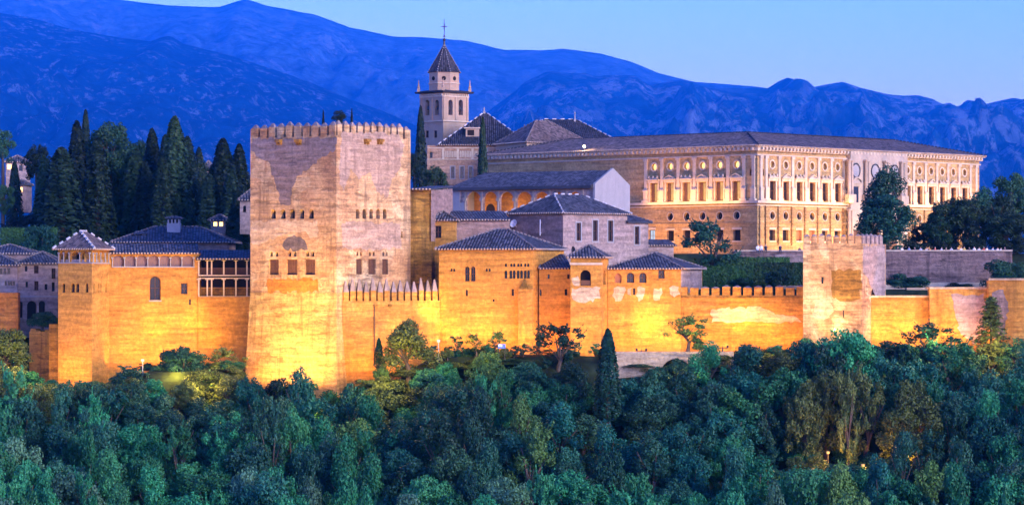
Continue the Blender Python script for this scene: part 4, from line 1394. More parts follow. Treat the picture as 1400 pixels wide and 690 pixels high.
for pl, pxs in ((bp4[0], (584, 597)), (bp4[1], (616, 630))):
    for px in pxs:
        u = pl.s(px)
        z = pl.z(px, 147)
        mb = MB()
        mb.tube(pl.at(u, -0.5, z - 0.45), pl.at(u, -0.5, z + 0.25), 0.36, 0.2, 10)
        mb.tube(pl.at(u, -0.5, z + 0.25), pl.at(u, -0.5, z + 0.45), 0.2, 0.08, 10)
        part('bell', mb, 'iron', bt)
        mb = MB()
        lp2 = hole_loop('a', u - 0.55, pl.z(px, 157.5), u + 0.55, pl.z(px, 136.5))
        mb.face([pl.at(p[0], -0.98, p[1]) for p in lp2], nrm=pl.n3())
        part('opening', mb, 'void', bt)
    for u in [0.25, pl.L / 2, pl.L - 0.25]:
        mb = MB()
        pl.box(mb, u - 0.22, u + 0.22, 0.003, 0.14, bz0 + 0.1, bz1 - 0.5)
        part('pilaster', mb, 'church', bt)
    mb = MB()
    pl.box(mb, -0.05, pl.L + 0.05, 0.003, 0.18, bz1 - 0.75, bz1 - 0.5)
    for i in range(13):
        u = (i + 0.5) * pl.L / 13
        pl.box(mb, u - 0.12, u + 0.12, 0.003, 0.3, bz1 - 0.5, bz1 - 0.15)
    part('frieze', mb, 'trim', bt)
mb = MB()
o4 = offset_quad(qb, 0.15)
mb.hexa([v3(p, bz0 - 0.25) for p in o4] + [v3(p, bz0 - 0.004) for p in o4])
part('string_course', mb, 'trim', bt)
mb = MB()
o4, o5 = offset_quad(qb, 0.65), offset_quad(qb, 0.75)
mb.hexa([v3(p, bz1 + 0.003) for p in o4] + [v3(p, bz1 + 0.3) for p in o5])
part('cornice', mb, 'roof_dark', bt)
o6 = offset_quad(qb, -1.6)
mb = MB()
mb.hexa([v3(p, bz1 + 0.303) for p in o5] + [v3(p, bz1 + 0.75) for p in o6])
part('skirt_roof', mb, 'roof_dark', bt)
ctr = sum(qb, Vector((0, 0))) / 4
def octa(r, z, rot=math.pi / 8):
    return [Vector((ctr.x + r * math.cos(rot + i * math.pi / 4), ctr.y + r * math.sin(rot + i * math.pi / 4), z)) for i in range(8)]
dz0, dz1 = bz1 + 0.5, Z(99, 563)
mb = MB()
a, b = octa(2.95, dz0), octa(2.95, dz1)
for i in range(8):
    mb.face([a[i], a[(i + 1) % 8], b[(i + 1) % 8], b[i]])
mb.face(b)
part('drum', mb, 'church', bt)
mb = MB()
a, b = octa(3.12, dz0 + 1.25), octa(3.12, dz0 + 1.42)
mb.face(a, nrm=Vector((0, 0, -1))); mb.face(b, nrm=Vector((0, 0, 1)))
for i in range(8):
    mb.face([a[i], a[(i + 1) % 8], b[(i + 1) % 8], b[i]])
part('string_course', mb, 'trim', bt)
for i in range(4, 8):
    am = math.pi / 8 + (i + 0.5) * math.pi / 4
    rr_ = 2.95 * math.cos(math.pi / 8)
    c0 = Vector((ctr.x + rr_ * math.cos(am), ctr.y + rr_ * math.sin(am), dz0 + 2.2))
    ou = Vector((math.cos(am), math.sin(am), 0)); sd = Vector((-ou.y, ou.x, 0))
    mb = MB()
    mb.tube(c0 - ou * 0.2, c0 + ou * 0.02, 0.40, 0.40, 14)
    part('oculus', mb, 'void', bt)
sa, sb = octa(3.25, dz1 + 0.003), Vector((ctr.x, ctr.y, Z(59, 563)))
mb = MB()
for i in range(8):
    p, q_ = sa[i], sa[(i + 1) % 8]
    L = (q_ - p).length
    mb.face([p, q_, sb], [(0, 0), (L, 0), (L / 2, 5.5)], Vector((0, 0, 1)))
mb.face(sa, nrm=Vector((0, 0, -1)))
sp_ = part('spire', mb, 'roof_dark', bt)
for i in range(8):
    rb_ = MB()
    for k in range(12):
        p, q_ = sa[i].lerp(sb, k / 12), sa[i].lerp(sb, (k + 0.4) / 12)
        rb_.tube(p, q_, 0.085, 0.075, 6)
    part('ridge_tiles', rb_, 'white', sp_)
mb = MB()
zt = sb.z
mb.tube((ctr.x, ctr.y, zt - 0.3), (ctr.x, ctr.y, zt + 1.0), 0.22, 0.1)
mb.ball((ctr.x, ctr.y, zt + 0.7), 0.3)
mb.ball((ctr.x, ctr.y, zt + 1.35), 0.2)
mb.tube((ctr.x, ctr.y, zt + 1.0), (ctr.x, ctr.y, Z(26, 563)), 0.07, 0.05)
zc = Z(36, 563)
mb.box(ctr.x - 0.55, ctr.x + 0.55, ctr.y - 0.06, ctr.y + 0.06, zc - 0.07, zc + 0.07)
mb.box(ctr.x - 0.09, ctr.x + 0.09, ctr.y - 0.061, ctr.y + 0.061, zc - 0.6, zc + 0.6)
part('cross', mb, 'iron', bt)
for p in offset_quad(qb, 0.2):
    mb = MB()
    z0_ = bz1 + 0.45
    mb.box(p.x - 0.26, p.x + 0.26, p.y - 0.26, p.y + 0.26, z0_ - 0.3, z0_ + 0.45)
    mb.tube((p.x, p.y, z0_ + 0.453), (p.x, p.y, z0_ + 1.9), 0.22, 0.05, 8)
    mb.ball((p.x, p.y, z0_ + 0.75), 0.27)
    mb.ball((p.x, p.y, z0_ + 1.95), 0.1)
    part('pinnacle', mb, 'church', bt)

# church body and roofs
ch = thing('church', 'church body with dark white-beaded hipped roofs beside the bell tower', 'church', (*G(660, 556), 2))
A, B = G(584, 549), G(684, 549)
_, chp = block('', '', '', [A, B, B + Vector((0, 15)), A + Vector((0, 15))], 2, Z(199, 549), 'churchwarm',
      {0: [('r', x - 2.3, 228, x + 2.3, 243.5, 'surround', 0.3) for x in (619, 631.6, 643.5)] + [('a', 587.5, 207.5, 591.5, 216, 'dark', 0.3)]}, root=ch, wname='transept_wall')
pl = chp[0]
mb = MB()
for z in (203, 218.5):
    pl.box(mb, 0, pl.L, 0.003, 0.14, pl.z(630, z), pl.z(630, z - 1.2))
for px in (606, 626, 646, 666):
    u = pl.s(px)
    pl.box(mb, u - 0.2, u + 0.2, 0.003, 0.1, pl.z(630, 218.4), pl.z(630, 203.2))
part('banding', mb, 'trim', ch)
for a in range(607, 666, 20):
    mb = MB()
    for k in range(7):
        u = pl.s(a + 2.5 + k * 2.3)
        pl.box(mb, u - 0.1, u + 0.1, 0.003, 0.08, pl.z(630, 215), pl.z(630, 206.5))
    part('carved_panel', mb, 'trim', ch)
qa = [G(603, 549), G(722, 549), G(722, 549) + Vector((0, 15.5)), G(603, 549) + Vector((0, 15.5))]
hip(ch, qa, Z(197.5, 549), Z(153, 556.5), 0.5, mat='roof_dark', rr=0.13, sp=1.35, ridge_mat='ridge')
qn = [G(700, 558), G(838, 560), G(838, 560) + Vector((-1, 17)), G(700, 558) + Vector((0, 17))]
block('', '', '', qn, 2, Z(191, 558), 'churchwarm', {}, root=ch, wname='nave_wall')
hip(ch, qn, Z(190.5, 558), Z(163, 567), 0.5, 6.5, mat='roof_dark', rr=0.13, sp=1.35, ridge_mat='ridge')
L_, C_, B_ = G(678, 548), G(720, 537), G(806, 548)
block('', '', '', box2(L_, C_, B_), 2, Z(195, 540), 'church', {}, root=ch, wname='chapel_wall')
hip(ch, box2(L_, C_, B_), Z(194.5, 540), Z(165.5, 548), 0.5, mat='roof_warm', rr=0.12)
for px, Y, y0, y1 in ((662, 556.5, 155, 146), (786, 567, 166, 152), (717, 560, 180, 170)):
    mb = MB()
    x = G(px, Y).x
    mb.box(x - 0.2, x + 0.2, Y - 0.2, Y + 0.2, Z(y0 + 6, Y), Z(y0 - 3, Y))
    mb.tube((x, Y, Z(y0 - 3, Y)), (x, Y, Z(y1, Y)), 0.12, 0.04)
    mb.ball((x, Y, Z(y1 + 3, Y)), 0.16)
    part('finial', mb, 'white', ch)
x, Y = G(646, 551).x, 551
mb = MB(); mb.box(x - 1.2, x + 1.2, Y - 0.6, Y + 3, Z(187, 551), Z(176, 551)); do = part('dormer', mb, 'church', ch)
mb = MB(); mb.box(x - 0.9, x + 0.3, Y - 0.63, Y - 0.602, Z(185.5, 551), Z(178, 551)); part('opening', mb, 'void', do)
mb = MB(); mb.box(x - 1.5, x + 1.5, Y - 0.9, Y + 3.2, Z(176, 551) + 0.003, Z(176, 551) + 0.2); part('dormer_roof', mb, 'trim', do)

# ------------------------------------------------------------------ renaissance palace
PC = G(1035.5, 494)
th = R(47)
PR = PC + Vector((math.cos(th), math.sin(th))) * 62.5
PLf = PC + Vector((-math.sin(th), math.cos(th))) * 61
pal = thing('renaissance_palace', 'vast two-storey stone palace with round windows, pilasters and a low dark roof', 'palace', (PC.x, PC.y + 30, 3))
zf = lambda y: Z(y, 494)
z_top, z_str = zf(201), zf(275)
lpx = (894.5, 916.5, 939, 960.8, 984, 1007.5)
rpx_a = (1055.7, 1074, 1092.3, 1110, 1127.5, 1144.7)
rpx_p = (1170, 1196.5, 1223)
rpx_b = (1240.5, 1256.8, 1272.6, 1287.8, 1303, 1318.3)
pL, pR = Plane(PLf, PC), Plane(PC, PR)
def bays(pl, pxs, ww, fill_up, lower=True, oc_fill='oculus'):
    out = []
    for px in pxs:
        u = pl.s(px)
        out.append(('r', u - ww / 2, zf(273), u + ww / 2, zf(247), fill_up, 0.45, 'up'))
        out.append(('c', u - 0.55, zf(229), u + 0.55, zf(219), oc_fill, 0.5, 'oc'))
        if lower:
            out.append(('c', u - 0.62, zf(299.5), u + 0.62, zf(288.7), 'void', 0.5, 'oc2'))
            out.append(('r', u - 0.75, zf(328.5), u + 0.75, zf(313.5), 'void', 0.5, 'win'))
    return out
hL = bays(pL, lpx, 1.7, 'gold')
uL = pL.s(891.6)
hL = [h for h in hL if not (h[7] in ('win', 'oc2') and abs((h[1] + h[3]) / 2 - pL.s(894.5)) < 0.3)]
hL.append(('r', pL.s(887.5), zf(328.5), pL.s(895.5), zf(312), 'cool', 0.3, 'win'))
hL.append(('r', pL.s(828), zf(290), pL.s(835), zf(268), 'void', 0.6, 'win'))
hL.append(('a', pL.L - 1.6, zf(240), pL.L - 0.9, zf(230), 'void', 0.3, 'win'))
hR = bays(pR, rpx_a, 1.6, 'glass') + bays(pR, rpx_b, 1.6, 'glass')
hR.append(('a', 1.0, zf(240), 1.7, zf(230), 'void', 0.3, 'win'))
for h in hR:
    pass
mb = MB()
for pl, hs in ((pL, hL), (pR, hR)):
    wall_face(mb, pl, -3, z_top, [h[:5] + (h[6],) for h in hs])
K4 = [PLf, PC, PR, PLf + PR - PC]
for i in (2, 3):
    wall_face(mb, Plane(K4[i], K4[(i + 1) % 4]), -3, z_top, [])
mb.face([v3(p, z_top) for p in K4], nrm=Vector((0, 0, 1)))
part('wall', mb, 'palace', pal)
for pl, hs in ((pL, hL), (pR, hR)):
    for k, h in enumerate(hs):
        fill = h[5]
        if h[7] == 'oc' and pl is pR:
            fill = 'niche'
        if h[7] == 'win' and pl is pR and abs((h[1] + h[3]) / 2 - pl.s(1092.3)) < 0.4 or (h[7] == 'win' and pl is pR and abs((h[1] + h[3]) / 2 - pl.s(1110)) < 0.4):
            fill = 'red'
        nm = {'up': 'window', 'oc': 'oculus', 'oc2': 'oculus', 'win': 'window'}[h[7]]
        if fill == 'void':
            # a dark pane inside the opening
            mb = MB()
            mb.face([pl.at(p[0], -h[6] + 0.01, p[1]) for p in hole_loop(*h[:5])], nrm=pl.n3())
            w = part(nm, mb, 'glass', pal, pl.at((h[1] + h[3]) / 2, -h[6], h[2]))
        else:
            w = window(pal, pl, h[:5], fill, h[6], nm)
        u = (h[1] + h[3]) / 2
        org = pl.at(u, 0, h[2])
        if h[7] in ('oc', 'oc2'):
            mb = MB()
            r0_, r1_ = (h[3] - h[1]) / 2 + 0.02, (h[3] - h[1]) / 2 + (0.24 if h[7] == 'oc' else 0.14)
            zc = (h[2] + h[4]) / 2
            for t in range(16):
                a0, a1 = 2 * math.pi * t / 16, 2 * math.pi * (t + 1) / 16
                P_ = lambda r, a_, d: pl.at(u + r * math.cos(a_), d, zc + r * 1.02 * math.sin(a_))
                mb.face([P_(r0_, a0, .09), P_(r1_, a0, .09), P_(r1_, a1, .09), P_(r0_, a1, .09)], nrm=pl.n3())
                mb.face([P_(r1_, a0, .09), P_(r1_, a1, .09), P_(r1_, a1, .0), P_(r1_, a0, .0)])
                mb.face([P_(r0_, a0, .09), P_(r0_, a1, .09), P_(r0_, a1, .0), P_(r0_, a0, .0)])
            part('oculus_rim', mb, 'trim', w, org)
        elif h[7] == 'win' and h[3] - h[1] > 1.2 and h[0] == 'r':
            mb = MB()
            pl.box(mb, h[1] - 0.2, h[3] + 0.2, 0.003, 0.12, h[4] + 0.003, h[4] + 0.35)
            pl.box(mb, h[1] - 0.15, h[3] + 0.15, 0.003, 0.16, h[2] - 0.25, h[2] - 0.003)
            part('sill', mb, 'trim', w, org)

def pilaster(pl, u, ped=True, mat='trim'):
    """shaft, capital and pedestal of one upper-storey pilaster"""
    mb = MB()
    pl.box(mb, u - 0.30, u + 0.30, 0.003, 0.20, zf(254.5), zf(216))
    pl.box(mb, u - 0.42, u + 0.42, 0.003, 0.34, zf(216) + 0.003, zf(212.5))
    pl.box(mb, u - 0.38, u + 0.38, 0.003, 0.30, zf(256.5), zf(254.5) - 0.003)
    pl.box(mb, u - 0.48, u + 0.48, 0.003, 0.46, zf(258.5), zf(256.5) - 0.003)
    pl.box(mb, u - 0.40, u + 0.40, 0.003, 0.36, zf(271), zf(258.5) - 0.003)
    pl.box(mb, u - 0.62, u + 0.62, 0.003, 0.55, zf(273.8), zf(271) - 0.003)
    part('pilaster', mb, mat, pal, pl.at(u, 0, zf(274)))
def rustic(pl, u):
    mb = MB()
    z, k = 2.0, 0
    while z < zf(281):
        z1 = min(z + 0.52, zf(280.5))
        w = 0.36 if k % 2 else 0.46
        pl.box(mb, u - w, u + w, 0.003, 0.28 if k % 2 else 0.36, z, z1 - 0.07)
        z += 0.52
        k += 1
    part('rusticated_pilaster', mb, 'palace', pal, pl.at(u, 0, 2))
def pediment(pl, u, tri):
    mb = MB()
    w, z0_ = 1.35, zf(243)
    pl.box(mb, u - w + 0.1, u + w - 0.1, 0.003, 0.28, zf(246.5), z0_ - 0.003)
    pl.box(mb, u - w, u + w, 0.003, 0.55, z0_, z0_ + 0.2)
    if tri:
        a = [pl.at(u - w, 0.5, z0_ + 0.203), pl.at(u + w, 0.5, z0_ + 0.203), pl.at(u, 0.5, z0_ + 0.85)]
        b = [pl.at(u - w, 0.003, z0_ + 0.203), pl.at(u + w, 0.003, z0_ + 0.203), pl.at(u, 0.003, z0_ + 0.85)]
        a2 = [pl.at(u - w + 0.35, 0.3, z0_ + 0.28), pl.at(u + w - 0.35, 0.3, z0_ + 0.28), pl.at(u, 0.3, z0_ + 0.66)]
        a3 = [pl.at(u - w + 0.35, 0.5, z0_ + 0.28), pl.at(u + w - 0.35, 0.5, z0_ + 0.28), pl.at(u, 0.5, z0_ + 0.66)]
        for i in range(3):
            j = (i + 1) % 3
            mb.face([a[i], a[j], a3[j], a3[i]], nrm=pl.n3())
            mb.face([a3[i], a3[j], a2[j], a2[i]])
            mb.face([a[i], b[i], b[j], a[j]])
        mb.face(a2, nrm=pl.n3())
    else:
        pl.box(mb, u - w * 0.5, u + w * 0.5, 0.003, 0.3, z0_ + 0.203, z0_ + 0.45)
        for d_ in (-0.9, 0, 0.9):
            mb.ball(pl.at(u + d_, 0.3, z0_ + 0.5), 0.2, 8, 1.6)
    part('pediment', mb, 'trim', pal, pl.at(u, 0, z0_))
def jambs(pl, u, ww):
    mb = MB()
    for s_ in (-1, 1):
        a = u + s_ * (ww / 2 + 0.02)
        b = u + s_ * (ww / 2 + 0.28)
        pl.box(mb, min(a, b), max(a, b), 0.003, 0.16, zf(273.5), zf(246.6))
    part('window_jamb', mb, 'trim', pal, pl.at(u, 0, zf(273)))
for pl, pxs, ww in ((pL, lpx, 1.7), (pR, rpx_a, 1.6), (pR, rpx_b, 1.6)):
    for i, px in enumerate(pxs):
        pediment(pl, pl.s(px), (i % 2 == 1) != (pxs is rpx_b))
        jambs(pl, pl.s(px), ww)
mids = lambda p: [(a + b) / 2 for a, b in zip(p, p[1:])]
for px in [883.5] + mids(lpx) + [1017.5, 1030.5]:
    pilaster(pL, pL.s(px))
for px in [1040, 1047] + mids(rpx_a) + [1152.5] + [1248.6] + mids(rpx_b[1:]) + [1326, 1334]:
    pilaster(pR, pR.s(px))
for px in [1039.5, 1047.5] + mids(rpx_a) + [1153.5] + [1248.6] + mids(rpx_b[1:]) + [1326, 1334]:
    rustic(pR, pR.s(px))
# portal bay of grey marble, standing proud of the front
u0, u1 = pR.s(1157), pR.s(1235)
mb = MB()
pR.box(mb, u0, u1, 0.003, 0.9, -2, z_top - 0.003)
part('portal_front', mb, 'marble', pal)
PP = Plane(pR.at(u0, 0.9, 0).xy, pR.at(u1, 0.9, 0).xy)
for px in rpx_p:
    u = PP.s(px)
    mb = MB()
    P_ = lambda r, a_, d: PP.at(u + r * math.cos(a_), d, zf(228) + r * 1.05 * math.sin(a_))
    mb.face([P_(1.0, 2 * math.pi * t / 20, 0.03) for t in range(20)], nrm=PP.n3())
    o = part('roundel', mb, 'white', pal, PP.at(u, 0, zf(228)))
    mb = MB()
    for t in range(20):
        a0, a1 = 2 * math.pi * t / 20, 2 * math.pi * (t + 1) / 20
        mb.face([P_(1.0, a0, .12), P_(1.2, a0, .12), P_(1.2, a1, .12), P_(1.0, a1, .12)], nrm=PP.n3())
        mb.face([P_(1.2, a0, .12), P_(1.2, a1, .12), P_(1.2, a1, .003), P_(1.2, a0, .003)])
    part('roundel_rim', mb, 'iron', o, PP.at(u, 0, zf(228)))
    mb = MB()
    PP.box(mb, u - 0.7, u + 0.7, 0.003, 0.05, zf(273), zf(251))
    part('window', mb, 'glass', pal, PP.at(u, 0, zf(273)))
    mb = MB()
    PP.box(mb, u - 1.2, u + 1.2, 0.003, 0.3, zf(250), zf(247))
    PP.box(mb, u - 1.35, u + 1.35, 0.003, 0.55, zf(247) + 0.003, zf(245))
    pr_ = [(1.35 * math.cos(math.pi * t / 10), 0.95 * math.sin(math.pi * t / 10)) for t in range(11)]
    f0 = [PP.at(u + a, 0.5, zf(245) + 0.005 + b) for a, b in pr_]
    f1 = [PP.at(u + a, 0.003, zf(245) + 0.005 + b) for a, b in pr_]
    g0 = [PP.at(u + a * 0.75, 0.5, zf(245) + 0.005 + b * 0.72) for a, b in pr_]
    g1 = [PP.at(u + a * 0.75, 0.2, zf(245) + 0.005 + b * 0.72) for a, b in pr_]
    for t in range(10):
        mb.face([f0[t], f0[t + 1], g0[t + 1], g0[t]], nrm=PP.n3())
        mb.face([f0[t], f0[t + 1], f1[t + 1], f1[t]])
        mb.face([g0[t], g0[t + 1], g1[t + 1], g1[t]])
    mb.face(g1, nrm=PP.n3())
    part('arched_pediment', mb, 'marble', pal, PP.at(u, 0, zf(247)))
pc_ = [PP.s(x) for x in (1158.5, 1162, 1181.5, 1185, 1208, 1211.5, 1230.5, 1234)]
for u in pc_:
    for zb, zt_ in ((zf(262), zf(215)), (3.2, zf(285))):
        mb = MB()
        mb.tube(PP.at(u, 0.4, zb), PP.at(u, 0.4, zt_), 0.30, 0.26, 10)
        PP.box(mb, u - 0.38, u + 0.38, 0.003, 0.75, zt_, zt_ + 0.3)
        part('half_column', mb, 'marble', pal, PP.at(u, 0.4, zb))
for i in range(0, 8, 2):
    mb = MB()
    m_ = (pc_[i] + pc_[i + 1]) / 2
    PP.box(mb, m_ - 1.0, m_ + 1.0, 0.003, 0.85, zf(274), zf(262) - 0.003)
    part('pedestal', mb, 'marble', pal, PP.at(m_, 0, zf(274)))
for px in (1172, 1196.5, 1221):
    mb = MB()
    u = PP.s(px)
    PP.box(mb, u - 1.0, u + 1.0, 0.003, 0.05, 2.5, zf(312))
    part('door', mb, 'wood', pal, PP.at(u, 0, 2.5))
# string course, frieze and cornice, following both fronts
def course(name, z0_, z1_, d, mat='trim', dent=0):
    mb = MB()
    for pl, a, b in ((pL, 0.0, pL.L + d), (pR, 0.0, pR.L + d)):
        pl.box(mb, a, b if pl is pL else b, 0.003 if pl is pL else 0.003, d, z0_, z1_)
        if dent:
            n = int(pl.L / dent)
            for i in range(n):
                u = (i + 0.5) * pl.L / n
                pl.box(mb, u - dent * 0.22, u + dent * 0.22, 0.003, d * 1.0 + 0.5, z1_ - 0.42, z1_ - 0.004)
    part(name, mb, mat, pal)
course('string_course', zf(277.5), zf(274), 0.62)
course('belt_course', zf(281), zf(279.5), 0.3)
course('sill_course', zf(305), zf(303.6), 0.12, 'palace')
course('plinth', 2.0, zf(335), 0.3, 'palace')
course('frieze', zf(212.3), zf(210.5), 0.22)
course('cornice', zf(206), zf(201.2), 0.45, 'trim', 0.9)
mb = MB()
e4 = offset_quad(K4, 0.72 / 1.0)
mb.hexa([v3(p, z_top + 0.003) for p in e4] + [v3(p, z_top + 0.32) for p in offset_quad(K4, 0.95)])
part('cornice_slab', mb, 'trim', pal)
e4 = offset_quad(K4, 0.9)
i4 = offset_quad(K4, -10.5)
ze_, zr_ = z_top + 0.36, Z(180.5, 508)
polys = []
for i in range(4):
    j = (i + 1) % 4
    polys.append([v3(e4[i], ze_), v3(e4[j], ze_), v3(i4[j], zr_), v3(i4[i], zr_)])
polys.append([v3(p, zr_) for p in i4])
roof(pal, polys, 'roof_warm', 0.2, ridges=[(v3(e4[i], ze_), v3(i4[i], zr_)) for i in range(4)] + [(v3(i4[i], zr_), v3(i4[(i + 1) % 4], zr_)) for i in range(4)], rr=0.12, ridge_mat='roof_dark')
# roof floodlight on the palace
Lp = pL.at(pL.s(802), 0.6, Z(207, 524))
fl = thing('roof_floodlight', 'small bright floodlight glowing on the palace eaves above the gallery', 'lamp', Lp)
mb = MB(); mb.tube(Lp, Lp + Vector((0, 0, 0.5)), 0.06); part('bracket', mb, 'iron', fl)
mb = MB(); mb.ball(Lp + Vector((0, -0.1, 0.62)), 0.24); part('bulb', mb, 'lamp', fl)
pt = bpy.data.lights.new('roof_floodlight_light', 'POINT'); pt.energy = 60; pt.color = (1, 0.7, 0.35); pt.shadow_soft_size = 0.2
po = bpy.data.objects.new('roof_floodlight_light', pt); COL.objects.link(po); po.location = Lp + Vector((0, -0.6, 0.7))

# ------------------------------------------------------------------ terrace wall and its parapet
A, B = G(1004, 461), G(1384, 456)
tw, twp = block('terrace_wall', 'rough purple-grey retaining wall under the tree terrace at right', 'wall', [A, B, B + Vector((0, 3)), A + Vector((0, 3))], -5, Z(343.5, 458), 'terrace')
pl = twp[0]
mb = MB(); pl.box(mb, -0.05, pl.L + 0.05, -0.5, 0.12, Z(343.5, 458) + 0.003, Z(343.5, 458) + 0.22); part('coping', mb, 'trim', tw)
mb = MB(); pl.box(mb, pl.s(1210), pl.L, 0.003, 0.9, -5, Z(386, 457)); part('footing', mb, 'trim', tw)
A, B = G(1060, 457.5), G(1100, 457.5)
block('parapet_block', 'low blue-grey parapet block left of the small tower on the terrace', 'wall', [A, B, B + Vector((0, 1.5)), A + Vector((0, 1.5))], -5, Z(348, 457.5), 'grey_plaster')
A, B = G(1240, 440), G(1272, 440)
block('low_wall', 'short pale garden wall below the dark bush at right', 'wall', [A, B, B + Vector((0, 0.8)), A + Vector((0, 0.8))], -5, Z(393, 440), 'plaster')

# ------------------------------------------------------------------ trees: leaf-clump meshes
def add_leaves(V, Fc, c, n, size, rnd):
    """one small leaf spray: a bent quad facing roughly along n"""
    n = Vector((n[0] + rnd.gauss(0, .45), n[1] + rnd.gauss(0, .45), n[2] + rnd.gauss(0, .45)))
    if n.length < 1e-3:
        n = Vector((0, 0, 1))
    n.normalize()
    a = n.orthogonal().normalized()
    b = n.cross(a)
    t = rnd.random() * math.tau
    a, b = a * math.cos(t) + b * math.sin(t), b * math.cos(t) - a * math.sin(t)
    s_ = size * rnd.uniform(0.65, 1.35)
    i = len(V)
    V += [c - a * s_ * 0.5, c - b * s_ * 0.32 + n * s_ * 0.1, c + a * s_ * 0.5, c + b * s_ * 0.32 - n * s_ * 0.05]
    Fc.append((i, i + 1, i + 2, i + 3))

def crown_mesh(name, kind, seed, mat):
    """crown for a 10 m tall tree, base of tree at z = 0"""
    rnd = random.Random(seed)
    V, Fc = [], []
    def puff(c, r, cnt, size, squash=0.85):
        for _ in range(cnt):
            d = Vector((rnd.gauss(0, 1), rnd.gauss(0, 1), rnd.gauss(0.15, 1))).normalized()
            rr = r * (rnd.uniform(0.72, 1.06) if rnd.random() < 0.85 else rnd.uniform(0.3, 0.8))
            p = c + Vector((d.x * rr, d.y * rr, d.z * rr * squash))
            add_leaves(V, Fc, p, d, size, rnd)
    if kind == 'broad':
        for k in range(66):
            u = Vector((rnd.gauss(0, 1), rnd.gauss(0, 1), rnd.gauss(0.2, 1.0))).normalized()
            f = rnd.uniform(0.72, 1.0) if k < 54 else rnd.uniform(0.2, 0.7)
            lp_ = 1 + 0.22 * noise.noise(u * 1.7 + Vector((seed, 0, 0)))
            c = Vector((u.x * 3.2 * f * lp_, u.y * 3.2 * f * lp_, 5.0 + u.z * 4.0 * f * lp_))
            r = rnd.uniform(0.55, 1.1)
            puff(c, r, int(210 * r * r), 0.30)
            for _ in range(2):
                v = Vector((rnd.gauss(0, 1), rnd.gauss(0, 1), rnd.gauss(0.5, 0.8))).normalized()
                puff(c + v * r * 0.95, r * 0.4, 24, 0.27)
    elif kind == 'tall':
        for k in range(26):
            h = rnd.uniform(0.2, 1.0)
            w = 2.6 * math.sin(math.pi * min(1, (h * 0.82 + 0.18))) ** 0.7 + 0.3
            t = rnd.random() * math.tau
            f = rnd.uniform(0.3, 1.0)
            c = Vector((w * f * math.cos(t), w * f * math.sin(t), h * 8.8 + 0.5))
            r = rnd.uniform(0.7, 1.2)
            puff(c, r, int(250 * r * r), 0.29, 1.1)
    elif kind == 'airy':
        for k in range(30):
            h = rnd.uniform(0.15, 1.0)
            t = rnd.random() * math.tau
            w = 3.4 * (1 - 0.6 * abs(h - 0.5))
            f = rnd.uniform(0.2, 1.0)
            c = Vector((w * f * math.cos(t), w * f * math.sin(t), h * 8.7 + 1.0))
            puff(c, rnd.uniform(0.45, 0.95), 105, 0.34)
            d = Vector((math.cos(t) * 0.7, math.sin(t) * 0.7, 0.9)).normalized()
            for j in range(16):
                add_leaves(V, Fc, c + d * (j * 0.1), d, 0.3, rnd)
    elif kind == 'shrub':
        for k in range(22):
            u = Vector((rnd.gauss(0, 1), rnd.gauss(0, 1), abs(rnd.gauss(0, 0.8)))).normalized()
            f = rnd.uniform(0.3, 1.0)
            c = Vector((u.x * 3.6 * f, u.y * 3.6 * f, 1.2 + u.z * 6.6 * f))
            r = rnd.uniform(1.0, 1.9)
            puff(c, r, int(150 * r * r), 0.42)
    elif kind == 'cypress':
        n = 5200
        for k in range(n):
            h = rnd.random() ** 0.85
            w = 1.0 * (min(1.0, h / 0.10) ** 0.5) * (1 - h) ** 0.55 * 1.15
            t = rnd.random() * math.tau
            lump = 1 + 0.16 * noise.noise(Vector((math.cos(t) * 1.6 + seed, math.sin(t) * 1.6, h * 9))) + 0.10 * math.sin(t * 7 + h * 5)
            f = w * lump * (rnd.uniform(0.8, 1.04) if rnd.random() < 0.9 else rnd.uniform(0.4, 0.9))
            c = Vector((f * math.cos(t), f * math.sin(t), 0.3 + h * 9.75))
            add_leaves(V, Fc, c, Vector((math.cos(t), math.sin(t), 0.9)), 0.26, rnd)
    elif kind == 'conifer':
        for k in range(46):
            h = (k + rnd.random()) / 46
            w = 2.4 * (1 - h) ** 0.8 + 0.15
            for j in range(6):
                t = rnd.random() * math.tau
                for q in range(14):
                    f = rnd.uniform(0.25, 1.0)
                    c = Vector((w * f * math.cos(t), w * f * math.sin(t), 1.0 + h * 8.9 - 0.5 * f * w * 0.5)) + Vector((rnd.gauss(0, .14), rnd.gauss(0, .14), rnd.gauss(0, .14)))
                    add_leaves(V, Fc, c, Vector((math.cos(t) * .6, math.sin(t) * .6, 1)), 0.34, rnd)
    me = bpy.data.meshes.new(name)
    me.from_pydata([tuple(v) for v in V], [], Fc)
    me.materials.append(M[mat])
    me.update()
    return me

